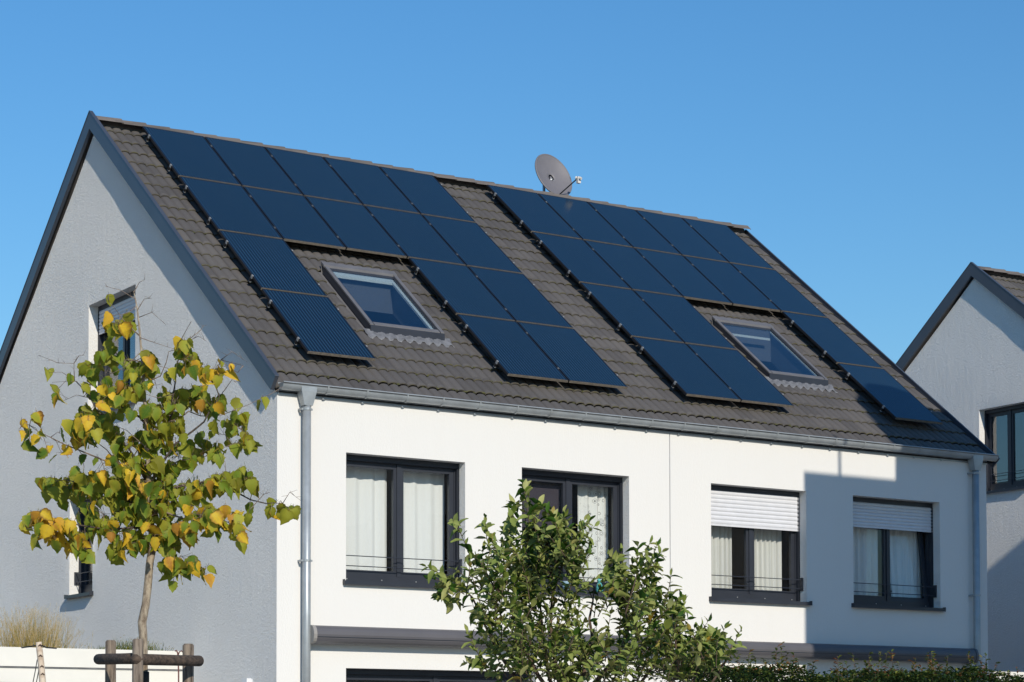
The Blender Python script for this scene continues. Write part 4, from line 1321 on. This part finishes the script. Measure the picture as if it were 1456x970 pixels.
def birch():
    rng = random.Random(9)
    b0 = PP(60, 1059, TD); base = Vector((b0.x, b0.y, 0))
    S = empty("birch_stake", base); tag(S, "pale birch stake with dark scars at the left edge", "stake")
    def W(u, v, dd=0.): return PP(u, v, TD, dd)-base
    top = W(55, 913)
    P = [Vector((.03, 0, 0)), W(60.5, 970), W(58.5, 945), W(56.3, 925), top]
    m = MB(); m.tube(P, [.024, .0225, .0215, .021, .0195], 12); m.build("pole", MT['birch'], S, True)
    for u, v in ((57.5, 933), (60.5, 959), (57, 918), (59.5, 948)):
        m = MB(); c = W(u, v, -.0215); m.tube([c-RV*.012+Vector((0, 0, -.004)), c+Vector((0, 0, .006)), c+RV*.013+Vector((0, 0, -.003))], [.003, .0055, .003], 6); m.build("bark_scar", MT['scar'], S)
    m = MB(); m.tube([W(31, 921, .3), W(45, 919, .12), W(52, 918, .0), W(60, 918, -.02), W(66, 921, .1), W(80, 922, .35)], .005, 5)
    m.build("strap", MT['rubber'], S)
    for q in (0, 4):
        m = MB(); m.tube([W(53+q*.6, 938, .03), W(50+q*1.2, 955, .03), W(46+q*1.2, 975, .05), Vector((-.12+q*.01, 0, 0))], .0032, 5); m.build("guy_wire", MT['rubber'], S)
birch()
b0 = PP(254, 1059, 16.5); base = Vector((b0.x, b0.y, 0))
g = MB()
W = lambda u, v, dd=0.: PP(u, v, 16.5, dd)-base
g.tube([Vector((0, 0, 0)), W(254, 960), W(253.4, 935), W(252.5, 928), W(250.8, 925), W(248.8, 926)], .0062, 8)
g.tube([W(253.4, 932), W(255, 927), W(258, 925.5), W(260, 927.5)], .005, 6)
tag(g.build("hooked_rod", MT['red'], None, True, loc=base), "thin reddish hooked rod between the stakes and the gable", "rod")

# ---------------------------------------------------------------- shrub in front of the house
BD = 12.3
def shrub():
    rng = random.Random(14)
    b0 = PP(800, 1059, BD); base = Vector((b0.x, b0.y, 0))
    S = empty("apple_shrub", base)
    tag(S, "leafy green apple shrub in front of the white wall and window", "shrub")
    def W(u, v, dd=0.): return PP(u, v, BD, dd)-base
    stems = [([(795, 1010), (780, 960), (772, 900), (768, 860), (775, 815)], .0),
             ([(800, 1010), (765, 960), (742, 915), (738, 890), (725, 860), (700, 830), (684, 800)], -.1),
             ([(805, 1010), (790, 950), (783, 890), (785, 850), (800, 800), (806, 765)], .15),
             ([(810, 1010), (830, 960), (842, 905), (838, 880), (843, 855), (845, 835)], .1),
             ([(800, 1010), (740, 975), (710, 930), (690, 890), (672, 850), (640, 820)], .1),
             ([(815, 1010), (850, 965), (880, 930), (893, 900), (890, 870), (905, 820)], -.1),
             ([(815, 1010), (900, 985), (935, 940), (930, 890), (935, 840)], .12),
             ([(815, 1010), (920, 1000), (965, 960), (960, 910), (955, 870)], -.15),
             ([(815, 1010), (920, 1010), (985, 970), (1000, 935), (1015, 905)], .05),
             ([(815, 1010), (930, 1015), (1010, 975), (1032, 940), (1042, 915)], .0)]
    nodes = []
    for L, dd in stems:
        P = [Vector((rng.gauss(0, .06), rng.gauss(0, .06), 0))] + [W(u, v, dd*(i/len(L))*2+rng.gauss(0, .02)) for i, (u, v) in enumerate(L)]
        m = MB(); m.tube(P, [.016*(1-.8*i/(len(P)-1)) for i in range(len(P))], 7); m.build("stem", MT['stem'], S, True)
    # explicit shoots that give the outline
    SH = [[(690,812),(664,778),(650,748),(644,741)],[(672,850),(640,822),(618,812),(606,806)],[(660,845),(632,828),(612,822)],[(702,802),(692,765),(690,736)],[(722,800),(722,760),(728,735),(735,718)],
          [(752,790),(748,745),(742,712),(730,715)],[(752,770),(752,735),(746,700),(748,690)],[(765,790),(760,740),(752,715)],[(800,775),(786,738),(772,722),(764,716)],[(800,780),(790,745),(786,728)],[(812,780),(806,755),(804,735)],[(790,800),(778,770),(776,748)],
          [(815,800),(810,775),(806,748)],[(740,820),(735,790),(716,768)],[(905,860),(905,815),(906,790),(907,775)],[(895,860),(890,825),(878,800),(872,795)],[(925,870),(930,835),(932,808)],[(955,890),(962,860),(968,850)],[(920,850),(918,815),(925,800)],
          [(1030,945),(1042,925),(1048,905),(1052,898)],[(985,950),(1000,915),(1015,905),(1020,908)],[(965,940),(985,905),(1000,900)],[(945,905),(965,890),(972,870)],[(640,835),(628,848),(640,856),(650,858)],[(655,830),(625,838),(622,845)],[(690,880),(675,870),(672,858)],[(700,905),(680,895),(675,882)],
          [(715,960),(690,945),(662,942)],[(708,930),(690,915),(672,908)],[(875,850),(866,825),(860,815)],[(1000,960),(1015,935),(1020,920)],[(900,900),(885,850),(880,832)]]
    shoots = []
    for L in SH:
        shoots.append([W(u, v, rng.gauss(0, .12)) for u, v in L])
    # body: shoots started inside the crown and grown up and outwards
    BL = [(722,848,44,40,22),(775,812,44,48,28),(755,875,60,42,32),(735,935,50,38,28),(790,945,50,34,32),(852,950,40,24,15),(903,850,26,42,18),(922,888,42,38,26),(945,940,50,32,28),(985,945,36,22,18),(690,835,34,26,12),(806,800,24,28,13),(850,966,70,14,20),(846,862,20,16,4)]
    for (u, v, ru, rv, n) in BL:
        for k in range(n):
            a = rng.uniform(0, 6.28); q = math.sqrt(rng.random())
            uu, vv = u+ru*q*math.cos(a), v+rv*q*math.sin(a)
            dd = rng.gauss(0, .22)
            p = W(uu, vv, dd)
            du = (uu-u)/ru
            L = rng.uniform(.09, .24)
            d = (RV*(du*.6+rng.gauss(0, .45)) + FV*rng.gauss(0, .5) + Vector((0, 0, rng.uniform(.5, 1.6)))).normalized()
            e = p+d*L + Vector((0, 0, rng.uniform(-.01, .03)))
            shoots.append([p-d*.04, p.lerp(e, .5)+Vector((rng.gauss(0, .012), rng.gauss(0, .012), .01)), e])
    tw = MB(); leaves = []
    for P in shoots:
        tw.tube(P, [.0034]+[.0024]*(len(P)-2)+[.0013], 5)
        # arc length walk
        seg = [(P[i], P[i+1]) for i in range(len(P)-1)]
        tot = sum((b-a).length for a, b in seg)
        s = rng.uniform(.01, .03); k = 0
        while s < tot:
            r_ = s
            for a, b in seg:
                l = (b-a).length
                if r_ <= l: break
                r_ -= l
            ax = (b-a).normalized(); p = a+ax*r_
            ang = k*2.4 + rng.uniform(-.5, .5)
            ref = ax.cross(Vector((.3, .8, .5))).normalized(); bi = ax.cross(ref)
            sd = ref*math.cos(ang)+bi*math.sin(ang)
            tip = sd*rng.uniform(.7, 1.1) + ax*rng.uniform(.3, .8) + Vector((0, 0, rng.uniform(-.25, .25)))
            nr = ax*.9 - sd*.3 + Vector((0, 0, .6)) - FV*.25
            sz = rng.uniform(.048, .084)*(1 if s < tot-.05 else .8)
            mw = orient(tip, nr).to_4x4(); mw.translation = p
            leaves.append((rng.randrange(5), mw @ Matrix.Diagonal((sz*1.05, sz, sz, 1)), p))
            s += rng.uniform(.016, .030); k += 1
        mw = orient((P[-1]-P[-2]), Vector((rng.gauss(0, 1), rng.gauss(0, 1), .3))).to_4x4(); mw.translation = P[-1]
        leaves.append((rng.randrange(5), mw @ Matrix.Diagonal((.045, .05, .045, 1)), P[-1]))
    tw.build("twigs", MT['stem'], S, True, 'stuff')
    leaves.sort(key=lambda q: q[2].dot(FV))
    for t, mw, p in leaves[:300]:
        o = inst("leaf", APPLE[t][0], S); o.matrix_local = mw
    merge_leaves("foliage", MT['applea'], [(APPLE[t], mw, rng.random()) for t, mw, p in leaves[300:]], S)
shrub()

# ---------------------------------------------------------------- hedge
def hedge():
    rng = np.random.default_rng(6); pr = random.Random(6)
    x0, x1, y0, y1, zt = -.55, 6.5, -9.0, -8.1, 2.27
    S = empty("hedge", (x0, y0, 0)); tag(S, "clipped green hedge with reddish young shoots along the garden", "hedge")
    m = MB()
    for i in range(60):
        x = pr.uniform(0, x1-x0); y = pr.uniform(.2, .7)
        m.tube([(x, y, 0), (x+pr.gauss(0, .1), y+pr.gauss(0, .1), 1.1), (x+pr.gauss(0, .2), y+pr.gauss(0, .2), 2.1)], [.014, .01, .005], 5)
    pts = []
    def bumps(x, y): return .05*math.sin(x*2.3+y)+.035*math.sin(x*5.1+1.3)+.02*math.sin(x*11+.5)
    for i in range(26000):
        x = pr.uniform(0, x1-x0); f = pr.random()
        if f < .62:
            y = pr.uniform(0, y1-y0); z = zt + bumps(x, y) - abs(pr.gauss(0, .09))
        else:
            y = abs(pr.gauss(0, .07)); z = zt + bumps(x, 0) - pr.random()**1.6*2.0 - .02
        pts.append((x, y, z, 0))
    for i in range(190):      # young shoots standing out of the clipped top
        x = pr.uniform(0, x1-x0); y = pr.uniform(0, y1-y0)
        h = pr.choice((.06, .09, .12, .16, .22)); z = zt+bumps(x, y)-.03
        dx, dy = pr.gauss(0, .12), pr.gauss(0, .12)
        m.tube([(x, y, z-.05), (x+dx*h, y+dy*h, z+h)], [.003, .0015], 4)
        k = int(h/.016)
        for j in range(k):
            t = (j+.6)/k
            pts.append((x+dx*h*t, y+dy*h*t, z+h*t, 1))
    m.build("stems", MT['stem'], S, True, 'stuff')
    V = []; F = []; rn = []
    for (x, y, z, sh) in pts:
        a = pr.uniform(0, 6.28); el = pr.uniform(-.3, .8) if not sh else pr.uniform(.0, .7)
        L = pr.uniform(.034, .058); w = L*.26
        d = Vector((math.cos(a)*math.cos(el), math.sin(a)*math.cos(el), math.sin(el)))
        s = d.cross(Vector((0, 0, 1)))
        if s.length < .01: s = Vector((1, 0, 0))
        s.normalize(); nn = s.cross(d)
        p = Vector((x, y, z)); k = len(V)
        fo = nn*w*.5
        V += [p, p+d*L*.35+s*w+fo, p+d*L*.45, p+d*L*.35-s*w+fo, p+d*L*.75+s*w*.75+fo, p+d*L-nn*L*.1, p+d*L*.75-s*w*.75+fo]
        F += [(k, k+2, k+1), (k, k+3, k+2), (k+1, k+2, k+5, k+4), (k+2, k+3, k+6, k+5)]
        r = pr.random()*.9 if not sh else pr.choice((pr.uniform(.6, .95), pr.uniform(.7, 1.)))
        if z > zt-.02 and pr.random() < .15: r = pr.uniform(.85, 1)
        rn += [r]*7
    me = bpy.data.meshes.new("foliage"); me.from_pydata([tuple(v) for v in V], [], F)
    a = me.attributes.new("rnd", 'FLOAT', 'POINT'); a.data.foreach_set("value", rn)
    me.materials.append(MT['hedge'])
    o = inst("foliage", me, S); o["kind"] = "stuff"
hedge()

# ---------------------------------------------------------------- building across the garden, outside the frame, outlined from its shade; second block added
def opposite():
    y = -8.0; sx = math.tan(SUN_A)*8.0; k = math.tan(SUN_EL)/math.cos(SUN_A)*8.0
    def block(name, label, pf, depth, wins):
        O = Vector((sum(p[0] for p in pf)/len(pf)-sx, y-depth/2, 0))
        S = empty(name, O); tag(S, label, "building")
        def q(x, z): return Vector((x-sx, y, z+k+EYE))-O
        m = MB(); P = [q(*p) for p in pf]
        m.prism([Vector((P[0].x, P[0].y, -O.z))] + P + [Vector((P[-1].x, P[-1].y, -O.z))], (0, 0, 0), (0, -depth, 0)); m.build("wall", MT['brick'], S)
        for xx, zz in wins:
            x = xx-sx-O.x
            m = MB(); m.box((x-.6, depth/2+.002, zz), (x+.6, depth/2+.03, zz+1.5)); w = m.build("window", MT['anth'], S)
            m = MB(); m.box((x-.52, depth/2+.031, zz+.08), (x+.52, depth/2+.036, zz+1.42)); m.build("pane", MT['black'], w)
        xw = pf[0][0]-sx-O.x
        for zz in (1.2, 4.2, 7.2):
            m = MB(); m.box((xw-.03, -.7, zz), (xw-.002, .7, zz+1.5)); w = m.build("window", MT['anth'], S)
            m = MB(); m.box((xw-.036, -.62, zz+.08), (xw-.031, .62, zz+1.42)); m.build("pane", MT['black'], w)
        return S, q
    S, q = block("shade_casting_block", "pale rendered block with a flat roofed lower wing across the garden",
                 [(8.62, 4.02), (10.44, 4.02), (10.46, 6.05), (10.80, 6.42), (11.3, 6.42), (12.1, 6.0), (12.75, 5.9)], 5., [(11.6, 1.2), (11.6, 4.2), (11.6, 7.2), (9.4, 4.2)])
    m = MB(); p = q(9.30, 4.02); m.tube([p+Vector((0, -.1, -.1)), p+Vector((0, -.1, .75))], .028, 8); m.build("vent_pipe", MT['alu'], S)
    block("shade_casting_block", "added pale rendered block out of view across the garden, shading the right-hand gable", [(16.9, 6.52), (19.2, 6.52)], 5., [(18, 4.2), (18, 7.2)])  # added out of view to shade the gable of the next house
opposite()
